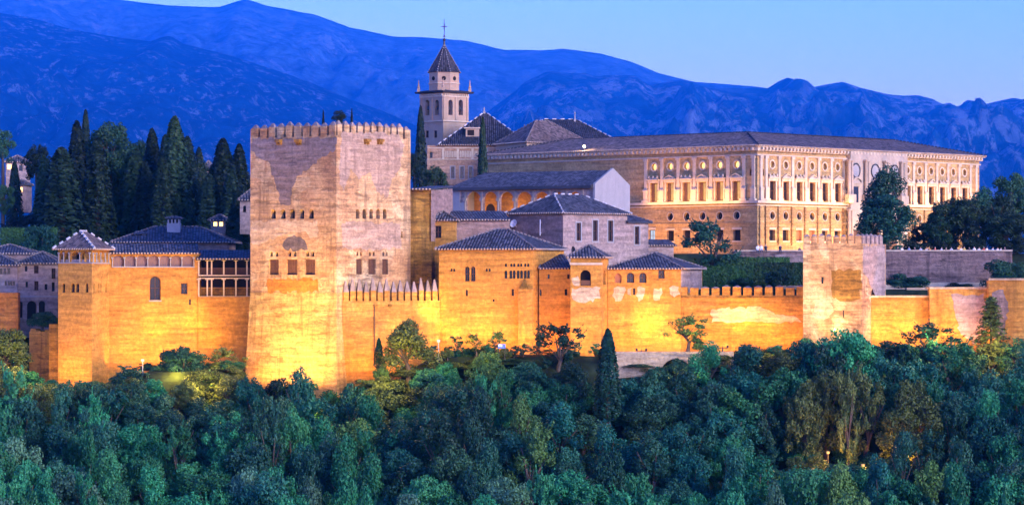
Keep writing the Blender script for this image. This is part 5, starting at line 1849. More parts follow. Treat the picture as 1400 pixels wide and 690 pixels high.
def trunk_mesh(kind, seed):
    rnd = random.Random(seed)
    mb = MB()
    if kind in ('cypress', 'conifer'):
        mb.tube((0, 0, -1.2), (0, 0, 8), 0.28, 0.05, 8)
    else:
        hh = 4.0 if kind != 'shrub' else 1.5
        mid = Vector((rnd.uniform(-.2, .2), rnd.uniform(-.2, .2), hh * 0.55))
        top = Vector((rnd.uniform(-.4, .4), rnd.uniform(-.4, .4), hh))
        mb.tube((0, 0, -1.2), mid, 0.32, 0.25, 8)
        mb.tube(mid, top, 0.25, 0.2, 8)
        for k in range(7):
            t = k * math.tau / 7 + rnd.uniform(-.3, .3)
            e = top + Vector((math.cos(t) * rnd.uniform(1, 2.4), math.sin(t) * rnd.uniform(1, 2.4), rnd.uniform(1.2, 4.0)))
            s_ = mid.lerp(top, rnd.uniform(0.3, 1.0))
            m_ = s_.lerp(e, 0.5) + Vector((0, 0, 0.3))
            mb.tube(s_, m_, 0.15, 0.1, 6)
            mb.tube(m_, e, 0.1, 0.04, 6)
    me = bpy.data.meshes.new('trunk')
    me.from_pydata([tuple(v) for v in mb.v], [], mb.f)
    me.materials.append(M['bark'])
    me.update()
    return me

CR, TR = {}, {}
NVAR = {'broad': 5, 'tall': 3, 'airy': 3, 'shrub': 3, 'cypress': 4, 'conifer': 2}
DIAM = {'broad': 8.4, 'tall': 6.2, 'airy': 7.2, 'shrub': 9.0, 'cypress': 2.3, 'conifer': 5.2}
def crown(kind, var, mat):
    k = (kind, var, mat)
    if k not in CR:
        base = CR.get((kind, var))
        if base is None:
            base = crown_mesh('crown', kind, 101 + var * 17 + len(kind) * 7, mat)
            CR[(kind, var)] = base
            CR[k] = base
        else:
            me = base.copy()
            me.materials.clear()
            me.materials.append(M[mat])
            CR[k] = me
    return CR[k]
_tr = random.Random(99)
def tree(name, label, x, Y, z, h, w, kind, mat, group=None, cat='tree', zg=None):
    """one tree as a thing: crown and trunk"""
    root = thing(name, label, cat, (x, Y, z), group)
    root.rotation_euler = (0, 0, _tr.random() * math.tau)
    sx = w / DIAM[kind]
    root.scale = (sx, sx, h / 10.0)
    var = _tr.randrange(NVAR[kind])
    c = bpy.data.objects.new('crown', crown(kind, var, mat))
    COL.objects.link(c)
    c.parent = root
    if (kind, var) not in TR:
        TR[(kind, var)] = trunk_mesh(kind, var)
    t = bpy.data.objects.new('trunk', TR[(kind, var)])
    COL.objects.link(t)
    t.parent = root
    if zg is not None and z - zg > 0.3:        # bare stem below a high crown
        t.scale = (1, 1, 1)
        mb = MB()
        L = (z - zg) / (h / 10.0)
        mb.tube((0, 0, -L - 0.8), (0, 0, 0.5), 0.45, 0.34, 8)
        b = bpy.data.meshes.new('stem')
        b.from_pydata([tuple(v) for v in mb.v], [], mb.f)
        b.materials.append(M['bark'])
        so = bpy.data.objects.new('stem', b)
        COL.objects.link(so)
        so.parent = root
    return root

def place(name, label, px, top, wpx, Y, kind, mat, foot_py=None, cat='tree', group=None):
    """tree whose tip stands at photo row `top`, rooted in the ground"""
    x = G(px, Y).x
    zg = ground_z(x, Y) if foot_py is None else Z(foot_py, Y)
    h = max(0.8, Z(top, Y) - zg)
    w = wpx * Y / F
    hc = h
    if kind in ('broad', 'tall') and h > 1.5 * w:
        hc = 1.4 * w + 0.0
    return tree(name, label, x, Y, zg + h - hc, hc, w, kind, mat, group, cat, zg)

CG = 'cypresses of the dark grove on the left'
grove = [  # px, top, width, Y, kind, label
    (84, 203, 56, 478, 'cypress', 'broad dark cypress standing foremost left in the grove'),
    (105, 167, 34, 492, 'cypress', 'cypress rising behind the foremost broad one in the grove'),
    (117, 152, 20, 500, 'cypress', 'thinnest tall cypress, its tip highest in the left grove'),
    (133, 190, 42, 482, 'cypress', 'dark cypress just right of the foremost broad one'),
    (186, 205, 42, 490, 'cypress', 'dense cypress in the middle of the grove, right of the round pine'),
    (208, 178, 34, 498, 'cypress', 'pointed cypress left of the tallest broad column in the grove'),
    (239, 161, 42, 486, 'cypress', 'tallest broad column cypress above the lantern chimney'),
    (256, 188, 36, 492, 'cypress', 'cypress leaning against the right of the tallest broad column'),
    (272, 203, 26, 496, 'cypress', 'narrow cypress between the broad column and the keep side pair'),
    (305, 191, 42, 480, 'cypress', 'left one of two sharp cypresses beside the keep'),
    (327, 198, 34, 484, 'cypress', 'right one of two sharp cypresses, touching the keep edge'),
    (60, 215, 30, 500, 'cypress', 'dark cypress behind the round navy tree at left'),
    (20, 222, 22, 505, 'cypress', 'slender cypress in front of the pink house'),
    (164, 190, 36, 505, 'cypress', 'dark cypress under the round pine crown'),
    (222, 215, 38, 480, 'cypress', 'short thick cypress at the foot of the tallest column'),
    (286, 240, 40, 476, 'cypress', 'low dark cypress in front of the sharp pair, by the lit low house'),
    (72, 232, 30, 486, 'cypress', 'cypress between the navy round tree and the foremost broad one'),
    (150, 205, 34, 496, 'cypress', 'dark cypress directly below the round pine crown, left side'),
    (198, 222, 34, 484, 'cypress', 'lower cypress left of the tallest broad column'),
    (226, 186, 30, 494, 'cypress', 'cypress tucked behind the left of the tallest broad column'),
    (291, 226, 30, 488, 'cypress', 'dark cypress left of the sharp pair, behind the lit low house'),
    (316, 232, 34, 474, 'cypress', 'lower dark cypress in the gap of the sharp pair'),
    (325, 262, 36, 462, 'cypress', 'black cypress between the lit low house and the keep'),
]
for px, top, w, Y, k, lab in grove:
    place('cypress', lab, px, top, w * 1.45, Y, k, 'leaf_cypress', None, 'cypress', CG)
others = [
    ('pine_tree', 'round-crowned green pine rising over the cypress grove', 150, 157, 84, 494, 'broad', 'leaf_deep', 'tree'),
    ('pine_tree', 'lower green pine crown right of the round one in the grove', 187, 186, 48, 512, 'broad', 'leaf_deep', 'tree'),
    ('broadleaf_tree', 'dark navy round tree at the left of the cypress grove', 50, 192, 48, 506, 'broad', 'leaf_cypress', 'tree'),
    ('broadleaf_tree', 'green tree cut by the left edge beside the pink house', 4, 176, 40, 505, 'tall', 'leaf_deep', 'tree'),
    ('broadleaf_tree', 'low green tree below the pink house at the left edge', 4, 248, 36, 498, 'broad', 'leaf_deep', 'tree'),
    ('broadleaf_tree', 'dark filling tree low between the foremost cypresses', 110, 250, 80, 495, 'broad', 'leaf_cypress', 'tree'),
    ('broadleaf_tree', 'dark filling tree low behind the wide upper roof', 175, 255, 90, 497, 'broad', 'leaf_cypress', 'tree'),
    ('broadleaf_tree', 'dark filling tree low right of the lantern chimney', 258, 262, 80, 494, 'broad', 'leaf_cypress', 'tree'),
    ('broadleaf_tree', 'dark filling tree behind the sharp pair of cypresses', 312, 250, 60, 498, 'broad', 'leaf_cypress', 'tree'),
    ('broadleaf_tree', 'dark low tree behind the lilac houses at the left edge', 30, 285, 80, 490, 'broad', 'leaf_cypress', 'tree'),
    ('hedge_tree', 'dark hedge-like tree mass above the lilac house roofs', 55, 300, 70, 466, 'broad', 'leaf_deep', 'tree'),
    ('cypress', 'tall cypress standing left of the church bell tower', 575, 147, 26, 520, 'cypress', 'leaf_cypress', 'cypress'),
    ('cypress', 'tall cypress before the church roof, right of the bell tower', 660, 162, 22, 515, 'cypress', 'leaf_cypress', 'cypress'),
    ('broadleaf_tree', 'dark bushy tree at the foot of the cypress by the bell tower', 596, 222, 40, 505, 'broad', 'leaf_cypress', 'tree'),
    ('broadleaf_tree', 'dark tree hidden behind the right edge of the keep', 566, 205, 34, 508, 'broad', 'leaf_cypress', 'tree'),
    ('cypress', 'left one of three treetops showing over the keep battlements', 442, 153, 12, 500, 'cypress', 'leaf_cypress', 'cypress'),
    ('broadleaf_tree', 'middle, bushiest of three treetops showing over the keep', 463, 150, 22, 500, 'tall', 'leaf_cypress', 'tree'),
    ('cypress', 'right one of three treetops showing over the keep battlements', 481, 151, 12, 500, 'cypress', 'leaf_cypress', 'cypress'),
    ('broadleaf_tree', 'large dark tree standing before the palace portal', 1212, 228, 74, 470, 'tall', 'leaf_deep', 'tree'),
    ('broadleaf_tree', 'rounder blue-green tree leaning in front of the large portal tree', 1211, 258, 98, 464, 'broad', 'leaf_deep', 'tree'),
    ('broadleaf_tree', 'dark tree before the right end of the palace', 1304, 262, 92, 470, 'broad', 'leaf_cypress', 'tree'),
    ('broadleaf_tree', 'dark upright tree at the far right corner of the palace', 1345, 254, 62, 472, 'tall', 'leaf_deep', 'tree'),
    ('broadleaf_tree', 'tall dark tree cut by the right edge above the terrace', 1388, 228, 70, 474, 'broad', 'leaf_deep', 'tree'),
    ('broadleaf_tree', 'low dark tree filling the gap below the far right palace corner', 1378, 285, 84, 466, 'broad', 'leaf_cypress', 'tree'),
    ('broadleaf_tree', 'low dark tree between the portal trees and the palace end', 1262, 300, 50, 474, 'broad', 'leaf_cypress', 'tree'),
    ('broadleaf_tree', 'dark domed tree over the crowd, right of the two portal trees', 1283, 285, 52, 468, 'broad', 'leaf_deep', 'tree'),
    ('broadleaf_tree', 'dark domed tree hiding the palace foot near its far end', 1326, 272, 60, 468, 'broad', 'leaf_cypress', 'tree'),
    ('broadleaf_tree', 'broad dark tree between the upright corner tree and the right edge', 1364, 258, 66, 470, 'broad', 'leaf_cypress', 'tree'),
    ('shrub', 'dark bush behind the crowd, directly right of the portal trees', 1252, 318, 44, 466, 'shrub', 'leaf_cypress', 'shrub'),
    ('shrub', 'dark bush behind the crowd below the palace far end', 1292, 316, 46, 466, 'shrub', 'leaf_cypress', 'shrub'),
    ('shrub', 'dark bush behind the crowd, second from its right end', 1334, 314, 48, 466, 'shrub', 'leaf_cypress', 'shrub'),
    ('shrub', 'dark bush behind the right end of the crowd', 1380, 312, 54, 466, 'shrub', 'leaf_cypress', 'shrub'),
    ('fig_tree', 'airy dark tree before the left front of the palace', 975, 300, 92, 448, 'airy', 'leaf_deep', 'tree'),
    ('shrub', 'rounded dark bush below the terrace wall', 1241, 367, 62, 447, 'shrub', 'leaf_deep', 'shrub'),
    ('shrub', 'dark bush on the bank at the right end of the terrace wall', 1372, 340, 70, 450, 'shrub', 'leaf_deep', 'shrub'),
    ('shrub', 'low bush on top of the highest step of the right wall', 1372, 374, 50, 424, 'shrub', 'leaf_deep', 'shrub'),
    ('shrub', 'bush at the right edge above the stepped wall', 1402, 345, 50, 440, 'shrub', 'leaf_deep', 'shrub'),
    ('shrub', 'low dark bush between the low garden wall and stepped wall', 1312, 383, 40, 444, 'shrub', 'leaf_cypress', 'shrub'),
    ('shrub', 'dark bush in front of the lilac house arches', 58, 418, 44, 432, 'shrub', 'leaf_deep', 'shrub'),
    ('shrub', 'bush squeezed between the lilac house and the slim tower', 76, 425, 18, 429, 'shrub', 'leaf_deep', 'shrub'),
]
for nm, lab, px, top, w, Y, k, m, cat in others:
    fp = None
    if 'on top of' in lab: fp = 385
    if px == 58: fp = 447
    if px == 76: fp = 447
    if px == 1312: fp = 396
    place(nm, lab, px, top, w, Y, k, m, fp, cat)

back_ = ['first', 'second', 'third', 'fourth', 'fifth', 'sixth', 'seventh', 'eighth', 'ninth', 'tenth']
for i in range(10):
    place('broadleaf_tree', f'near-black tree closing the back of the cypress grove, {back_[i]} from the left', 74 + i * 28, (212, 224, 205, 216, 222, 212, 226, 220, 232, 228)[i], 64, 514 + (i % 3) * 2, 'tall' if i % 2 else 'broad', 'leaf_cypress', None, 'tree', 'dark trees behind the cypress grove')

# trees and shrubs standing at the foot of the walls
wallfoot = [
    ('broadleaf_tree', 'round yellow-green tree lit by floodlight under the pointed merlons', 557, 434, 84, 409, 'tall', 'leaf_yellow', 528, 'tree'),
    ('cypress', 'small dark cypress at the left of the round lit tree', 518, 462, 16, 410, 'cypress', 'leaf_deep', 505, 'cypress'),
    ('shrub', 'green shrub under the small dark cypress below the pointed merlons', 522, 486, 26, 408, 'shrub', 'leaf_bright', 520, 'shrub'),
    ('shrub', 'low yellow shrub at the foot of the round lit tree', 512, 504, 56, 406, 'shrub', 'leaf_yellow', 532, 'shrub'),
    ('conifer', 'dark feathery conifer before the buttress of the ochre hall', 765, 442, 78, 410, 'airy', 'leaf_deep', 520, 'tree'),
    ('cypress', 'solitary pointed cypress at the front of the wood below the turret', 831, 450, 42, 396, 'cypress', 'leaf_deep', 580, 'cypress'),
    ('fig_tree', 'small green fig tree with bare stem before the curtain wall', 940, 430, 66, 413, 'airy', 'leaf_bright', 478, 'tree'),
    ('shrub', 'round little shrub at the right of the small fig tree', 957, 461, 22, 413, 'shrub', 'leaf_bright', 478, 'shrub'),
    ('shrub', 'ivy-like low shrub along the foot of the curtain wall', 1060, 472, 90, 414, 'shrub', 'leaf_yellow', 490, 'shrub'),
    ('shrub', 'yellow-lit weed tuft at the left foot of the crenellated curtain wall', 1015, 474, 40, 414, 'shrub', 'leaf_yellow', 490, 'shrub'),
    ('broadleaf_tree', 'big dark tree in front of the lit gallery wing', 248, 466, 84, 417, 'broad', 'leaf_deep', 545, 'tree'),
    ('broadleaf_tree', 'yellow-green lit bush tree lower right before the gallery wing', 287, 496, 92, 411, 'broad', 'leaf_yellow', 575, 'tree'),
    ('shrub', 'green shrub close to the left foot of the keep', 310, 474, 60, 420, 'airy', 'leaf_yellow', 520, 'shrub'),
    ('broadleaf_tree', 'grey-green tree right of the slim tower foot', 180, 498, 76, 413, 'broad', 'leaf_deep', 560, 'tree'),
    ('broadleaf_tree', 'yellowish lit tree at the left edge below the brick wall', 8, 442, 84, 421, 'broad', 'leaf_yellow', 530, 'tree'),
    ('shrub', 'yellow lit bush in front of the ruined wall', 46, 488, 74, 413, 'shrub', 'leaf_yellow', 560, 'shrub'),
    ('shrub', 'green bush at the foot of the gallery wing, beside the white lamp post', 218, 486, 46, 417, 'shrub', 'leaf_deep', 512, 'shrub'),
    ('shrub', 'yellow-green bush before the big dark tree at the gallery wing', 262, 500, 66, 414, 'shrub', 'leaf_yellow', 530, 'shrub'),
    ('shrub', 'leafy bush in the corner between the balconies and the keep', 322, 492, 40, 417, 'shrub', 'leaf_yellow', 520, 'shrub'),
    ('shrub', 'yellow-lit bush at the very left edge under the yellowish tree', 8, 492, 80, 412, 'shrub', 'leaf_yellow', 565, 'shrub'),
    ('shrub', 'dark bush between the grey-green tree and the big dark tree', 215, 512, 62, 412, 'shrub', 'leaf_deep', 570, 'shrub'),
    ('shrub', 'yellow-green bush at the left foot of the keep, under the slender one', 320, 512, 60, 410, 'shrub', 'leaf_yellow', 575, 'shrub'),
    ('shrub', 'broad yellow-lit bush below the round lit tree', 560, 505, 80, 406, 'shrub', 'leaf_yellow', 560, 'shrub'),
    ('shrub', 'dark green bush right of the round lit tree', 600, 497, 60, 407, 'shrub', 'leaf_deep', 540, 'shrub'),
    ('shrub', 'dark bush under the feathery conifer by the ochre hall buttress', 775, 500, 70, 406, 'shrub', 'leaf_deep', 540, 'shrub'),
    ('conifer', 'feathery yellow-lit conifer before the stepped wall at right', 1355, 406, 80, 409, 'conifer', 'leaf_yellow', 505, 'tree'),
    ('airy_tree', 'open twiggy tree silhouetted before the right curtain wall', 1272, 440, 90, 407, 'airy', 'leaf_deep', 510, 'tree'),
    ('airy_tree', 'slight twiggy tree left of the feathery conifer', 1316, 468, 40, 407, 'airy', 'leaf_deep', 505, 'tree'),
    ('airy_tree', 'low twiggy tree right of the small crenellated tower', 1228, 470, 46, 407, 'airy', 'leaf_deep', 505, 'tree'),
    ('shrub', 'dark creeping shrub beside the lamp left of the fig tree', 845, 478, 16, 412, 'shrub', 'leaf_bright', 495, 'shrub'),
    ('shrub', 'yellow shrub growing inside the lit retaining arch', 921, 492, 34, 409.5, 'shrub', 'leaf_yellow', 512, 'shrub'),
]
for i, px in enumerate(range(612, 716, 13)):
    top = (466, 459, 470, 456, 464, 452, 468, 472)[i % 8]
    wallfoot.append(('shrub', ('dry green shrub on the bank below the ochre hall, ' + ('left end of the row', 'second from the left', 'third from the left', 'fourth from the left', 'fifth from the left', 'third from the right', 'second from the right', 'right end of the row')[i]),
                     px, top, 22 + (i * 7) % 12, 411 + (i % 3), 'airy' if i % 2 else 'shrub', ('leaf_yellow', 'leaf_deep', 'leaf_bright')[i % 3], 490, 'shrub'))
for nm, lab, px, top, w, Y, k, m, fp, cat in wallfoot:
    place(nm, lab, px, top, w, Y, k, m, fp, cat)

# the wood on the slope below: every tree its own thing
FT = [(-60, 500), (25, 506), (60, 527), (95, 537), (120, 525), (150, 528), (170, 520), (215, 540), (260, 545), (310, 540), (335, 528), (370, 508), (400, 516), (425, 528), (437, 552), (455, 545), (475, 528), (505, 536), (540, 530), (590, 512), (640, 496), (700, 500), (735, 512), (765, 515), (800, 514), (822, 512), (850, 512),
      (900, 508), (960, 503), (1000, 492), (1040, 486), (1090, 483), (1120, 467), (1150, 457), (1180, 470), (1210, 480), (1240, 482), (1290, 480), (1330, 488), (1365, 492), (1400, 468), (1500, 460)]
GAPS = [(1226, 552, 26), (1137, 580, 16), (1180, 602, 13), (1112, 614, 14), (1078, 574, 9), (1040, 604, 9), (862, 566, 10)]
ZONES = [(110, 'the slim left tower'), (215, 'the gallery wing'), (330, 'the balconies'), (470, 'the keep'), (600, 'the pointed merlons'), (740, 'the ochre hall'), (840, 'the turret'), (930, 'the arched wing'), (1095, 'the curtain wall'), (1200, 'the small tower'), (1290, 'the flat-topped wall'), (9999, 'the stepped wall')]
ORD = ['first', 'second', 'third', 'fourth', 'fifth', 'sixth', 'seventh', 'eighth']
ROWN = ['top', 'second', 'third', 'fourth', 'fifth', 'sixth', 'seventh', 'eighth', 'lowest']
rf = random.Random(2024)
rows = [404.5, 399.5, 394, 388, 382, 375.5, 368.5, 361.5, 354]
spec = []
for ri, Y0 in enumerate(rows):
    n = 34 if ri < 4 else 26
    for i in range(n):
        px = -40 + (i + (0.5 if ri % 2 else 0.0)) * 1490 / n + rf.uniform(-16, 16)
        Y = Y0 + rf.uniform(-2.2, 2.2)
        top = interp(FT, px) + (404 - Y) * 3.7 + rf.uniform(-12, 14)
        top -= 16 if ri else 0
        if ri == 0:
            top = interp(FT, px) - 24 + rf.uniform(-10, 8)
        if 815 < px < 850 and ri < 4:
            continue            # the solitary cypress stands here
        w = rf.uniform(58, 122)
        r = rf.random()
        if px < 345 and ri >= 3:  # leaf colours by zone stand in for light across the wood
            m = 'leaf_teal' if r < 0.75 else ('leaf_pale' if r < 0.82 else 'leaf_blue')
        elif px < 345:
            m = 'leaf_deep' if r < 0.45 else 'leaf_blue' if r < 0.7 else 'leaf_teal'
        elif px > 820 and ri < 6:
            m = 'leaf_blue' if r < 0.72 else ('leaf_deep' if r < 0.85 else 'leaf_teal')
        elif ri >= 6:
            m = 'leaf_teal' if r < 0.55 else ('leaf_bright' if r < 0.66 else 'leaf_pale' if r < 0.76 else 'leaf_blue')
        else:
            m = 'leaf_blue' if r < 0.40 else ('leaf_teal' if r < 0.66 else 'leaf_deep' if r < 0.90 else 'leaf_bright')
        k = 'broad' if rf.random() < 0.66 else 'tall' if rf.random() < 0.66 else 'airy'
        if k != 'broad':
            w *= 0.72
        for gx, gy, gr in GAPS:
            if abs(px - gx) < w / 2 + gr * 0.6 and top < gy + gr and Y < 389:
                top = gy + gr + rf.uniform(0, 10)
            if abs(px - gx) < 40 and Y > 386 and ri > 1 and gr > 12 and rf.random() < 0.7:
                m = 'leaf_yellow'  # lamplight put into the leaf colour around lit gaps
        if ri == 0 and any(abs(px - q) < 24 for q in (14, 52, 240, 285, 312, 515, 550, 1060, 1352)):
            m = 'leaf_yellow'  # top-row trees near shrub lamps get the same lamplit leaf colour
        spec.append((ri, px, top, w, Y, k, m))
COLN = {'leaf_yellow': 'yellow-green', 'leaf_teal': 'teal', 'leaf_blue': 'blue-green', 'leaf_deep': 'dark', 'leaf_bright': 'fresh green', 'leaf_pale': 'pale grey-green'}
KN = {'broad': 'round', 'tall': 'upright', 'airy': 'loose'}
seen = {}
for ri, px, top, w, Y, k, m in spec:
    zn = next(nm for lim, nm in ZONES if px < lim)
    seen.setdefault((ri, zn), []).append(px)
for ri, px, top, w, Y, k, m in spec:
    zn = next(nm for lim, nm in ZONES if px < lim)
    lst = sorted(seen[(ri, zn)])
    pos = lst.index(px)
    if len(lst) == 1:
        ps = 'alone there'
    elif len(lst) == 2:
        ps = ('left', 'right')[pos] + ' of two'
    else:
        ps = ORD[pos] + ' of ' + {3: 'three', 4: 'four', 5: 'five', 6: 'six', 7: 'seven', 8: 'eight'}.get(len(lst), 'many')
    lab = f"{COLN[m]} {KN[k]} tree, {ROWN[ri]} row of wood below {zn}, {ps}"
    x = G(px, Y).x
    zg = ground_z(x, Y)
    h = max(5.5, min(16.0, Z(top, Y) - zg))
    zg = Z(top, Y) - h if h >= 16.0 else zg
    h /= 1.09 if k == 'broad' else 1.0
    wm = min(w * Y / F, h * (0.92 if k == 'broad' else 0.75))
    tree('broadleaf_tree', lab, x, Y, zg, h, wm, k, m, 'trees of the wood on the slope')

for ri, Y0 in enumerate((410.5, 404, 396.5, 390.5, 379)):
    n = (46, 36, 24, 18, 14)[ri]
    for i in range(n):
        px = -30 + (i + rf.random()) * 1460 / n
        if 812 < px < 852:
            continue
        Y = Y0 + rf.uniform(-1, 1)
        x = G(px, Y).x
        zn = next(nm for lim, nm in ZONES if px < lim)
        h = Z(interp(FT, px) - 18 + rf.uniform(-8, 12), Y) - ground_z(x, Y) if ri < 2 else rf.uniform(4.0, 6.5)
        h = min(h / 1.05, 7.0)
        if h < 0.7:
            continue
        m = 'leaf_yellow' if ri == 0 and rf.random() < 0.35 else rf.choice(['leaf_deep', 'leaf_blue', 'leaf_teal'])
        tree('bush', f"low {COLN.get(m, 'yellow-green')} bush between trunks in the wood below {zn}", x, Y, ground_z(x, Y), h, rf.uniform(5.0, 7.5), 'shrub', m, f'{COLN.get(m, "yellow-green")} undergrowth bushes below {zn}', 'bush')

for i in range(64):
    px = -30 + (i + rf.random()) * 1460 / 64
    if 335 < px < 470 or 70 < px < 130 or 842 < px < 1000:
        continue
    Y = 413.2 + rf.uniform(-.5, .5) + (5.0 if px < 335 else 0.0)
    x = G(px, Y).x
    zn = next(nm for lim, nm in ZONES if px < lim)
    m = rf.choice(['leaf_yellow', 'leaf_deep', 'leaf_deep', 'leaf_blue'])
    tree('weed_clump', f"low {COLN.get(m)} scrub growing along the wall foot below {zn}", x, Y, ground_z(x, Y) - 0.1, rf.uniform(0.9, 2.3), rf.uniform(2.0, 4.2), 'shrub' if rf.random() < .6 else 'airy', m, f'{COLN.get(m)} scrub at the wall foot below {zn}', 'scrub')

# clipped garden hedges between the wing and the small tower
def hedge(px0, px1, Y, top, bot, label, seed):
    rnd = random.Random(seed)
    V, Fc = [], []
    x0, x1 = G(px0, Y).x, G(px1, Y).x
    z0_, z1_ = Z(bot, Y), Z(top, Y)
    o = Vector((x0, Y, z0_))
    A_ = (x1 - x0)
    for _ in range(int(A_ * (z1_ - z0_ + 1.2) * 60)):
        u = rnd.uniform(0, A_)
        if rnd.random() < 0.68:
            p, n = Vector((u, rnd.uniform(-.1, .12), rnd.uniform(0, z1_ - z0_))), Vector((0, -1, .3))
        else:
            p, n = Vector((u, rnd.uniform(0, 1.2), z1_ - z0_ + rnd.uniform(-.12, .14))), Vector((0, 0, 1))
        add_leaves(V, Fc, p, n, 0.3, rnd)
    b0 = len(V)
    V += [Vector(q) for q in ((0.1, .15, 0), (A_ - .1, .15, 0), (A_ - .1, 1.1, 0), (.1, 1.1, 0), (.1, .15, z1_ - z0_ - .12), (A_ - .1, .15, z1_ - z0_ - .12), (A_ - .1, 1.1, z1_ - z0_ - .12), (.1, 1.1, z1_ - z0_ - .12))]
    Fc += [tuple(b0 + i for i in q) for q in ((4, 5, 6, 7), (0, 1, 5, 4), (1, 2, 6, 5), (2, 3, 7, 6), (3, 0, 4, 7))]
    me = bpy.data.meshes.new('hedge')
    me.from_pydata([tuple(v) for v in V], [], Fc)
    me.materials.append(M['hedge'])
    ob = bpy.data.objects.new('hedge', me)
    COL.objects.link(ob)
    ob.location = o
    ob['label'], ob['category'], ob['kind'], ob['group'] = label, 'hedge', 'thing', 'clipped garden hedges'
    OFF[ob.name] = o
    return ob
hedge(958, 1030, 440, 364, 392, 'tall clipped green hedge behind the curtain wall, left stretch', 1)
hedge(1026, 1099, 444, 360, 390, 'tall clipped green hedge behind the curtain wall, beside the small tower', 2)
hedge(985, 1080, 452, 352.5, 372, 'farther clipped hedge rising behind the other two garden hedges', 3)
hedge(0, 78, 470, 312, 335, 'dark clipped hedge above the lilac house roofs at left', 4)
place('shrub', 'dark garden bush over the middle of the clipped hedge', 1068, 358, 50, 438, 'shrub', 'leaf_deep', 392, 'shrub')
place('shrub', 'small garden bush before the left stretch of clipped hedge', 1008, 376, 34, 436, 'shrub', 'leaf_deep', 392, 'shrub')

# ------------------------------------------------------------------ people on the terrace
def person_mesh(name, joints, edges, radii):
    me = bpy.data.meshes.new(name)
    me.from_pydata(joints, edges, [])
    ob = bpy.data.objects.new(name, me)
    COL.objects.link(ob)
    sk = ob.modifiers.new('skin', 'SKIN')
    for i, r in enumerate(radii):
        me.skin_vertices[0].data[i].radius = (r, r)
    me.skin_vertices[0].data[0].use_root = True
    ss = ob.modifiers.new('sub', 'SUBSURF'); ss.levels = 1; ss.render_levels = 1
    dg = bpy.context.evaluated_depsgraph_get()
    out = bpy.data.meshes.new_from_object(ob.evaluated_get(dg))
    bpy.data.objects.remove(ob)
    return out
def stand(lean, armf):
    J = [(0, 0, .95), (0, -lean * .3, 1.2), (0, -lean * .6, 1.42), (0, -lean * .7, 1.53), (0, -lean * .8, 1.62), (0, -lean * .8, 1.74),
         (.17, -lean * .6, 1.42), (.23, -lean * .5 - armf * .1, 1.15), (.19, -lean * .5 - armf * .35, .98 + armf * .1),
         (-.17, -lean * .6, 1.42), (-.23, -lean * .5 - armf * .1, 1.15), (-.19, -lean * .5 - armf * .35, .98 + armf * .1),
         (.09, 0, .9), (.10, -.03, .48), (.10, .02, .07), (.10, -.15, .04), (-.09, 0, .9), (-.10, .03, .48), (-.11, .06, .07), (-.11, -.1, .04)]
    E = [(0, 1), (1, 2), (2, 3), (3, 4), (4, 5), (2, 6), (6, 7), (7, 8), (2, 9), (9, 10), (10, 11), (0, 12), (12, 13), (13, 14), (14, 15), (0, 16), (16, 17), (17, 18), (18, 19)]
    Rr = [.15, .14, .15, .06, .10, .09, .07, .05, .04, .07, .05, .04, .09, .065, .045, .035, .09, .065, .045, .035]
    return J, E, Rr
def sit():
    J = [(0, 0, .12), (0, .02, .36), (0, 0, .58), (0, -.02, .69), (0, -.03, .79), (0, -.03, .90),
         (.17, 0, .57), (.22, -.08, .33), (.14, -.26, .2), (-.17, 0, .57), (-.22, -.08, .33), (-.14, -.26, .2),
         (.1, -.05, .1), (.12, -.42, .12), (.12, -.44, -.3), (.12, -.56, -.34), (-.1, -.05, .1), (-.12, -.42, .12), (-.12, -.44, -.3), (-.12, -.56, -.34)]
    return J, stand(0, 0)[1], stand(0, 0)[2]
PM = [person_mesh('person', *stand(0.08, 0.2)), person_mesh('person', *stand(0.3, 1.0)), person_mesh('person', *sit())]
SKIN = mat_plain('skin', (0.42, 0.26, 0.19), 0.05, 2, 0.6, 0.3, 0)
CL = {'white': mat_plain('white_cotton', (0.75, 0.75, 0.75), 0.05, 2, 0.9, 0.1, 0), 'dark': mat_plain('dark_cotton', (0.03, 0.03, 0.05), 0.1, 2, 0.9, 0.1, 0),
      'red': mat_plain('red_cotton', (0.4, 0.06, 0.04), 0.05, 2, 0.9, 0.1, 0), 'blue': mat_plain('pale_blue_cotton', (0.35, 0.45, 0.6), 0.05, 2, 0.9, 0.1, 0), 'yellow': mat_plain('yellow_cotton', (0.6, 0.45, 0.1), 0.05, 2, 0.9, 0.1, 0)}
TR_ = mat_plain('dark_trousers', (0.04, 0.045, 0.07), 0.1, 2, 0.9, 0.1, 0)
HAIR = mat_plain('dark_hair', (0.02, 0.014, 0.01), 0.1, 4, 0.7, 0.2, 0)
for me, off_ in zip(PM, (0, 0, -.84)):
    for m_ in (SKIN, CL['white'], TR_, HAIR):
        me.materials.append(m_)
    for p in me.polygons:
        z = p.center.z - off_
        x_ = abs(p.center.x)
        y_ = p.center.y
        p.material_index = 3 if (z > 1.70 or (z > 1.60 and y_ > -.05)) else 0 if z > 1.49 else 2 if z < 0.93 and x_ < .19 else 0 if (x_ > .2 and z < 1.1) else 1
    for i in range(len(me.polygons)):
        me.polygons[i].use_smooth = True
rp_ = random.Random(5)
tz_ = Z(343.5, 458) - 0.75
ppl = [(1226, 'dark'), (1233, 'white'), (1243, 'blue'), (1251, 'dark'), (1259, 'white'), (1266, 'blue'), (1271, 'dark'), (1278, 'red'), (1287, 'blue'), (1293, 'dark'), (1301, 'white'), (1309, 'dark'), (1314, 'white'), (1318, 'yellow'), (1326, 'dark'), (1332, 'white'), (1338, 'white'), (1345, 'red'), (1349, 'white'), (1356, 'blue'), (1363, 'white'), (1367, 'white'), (1374, 'dark')]
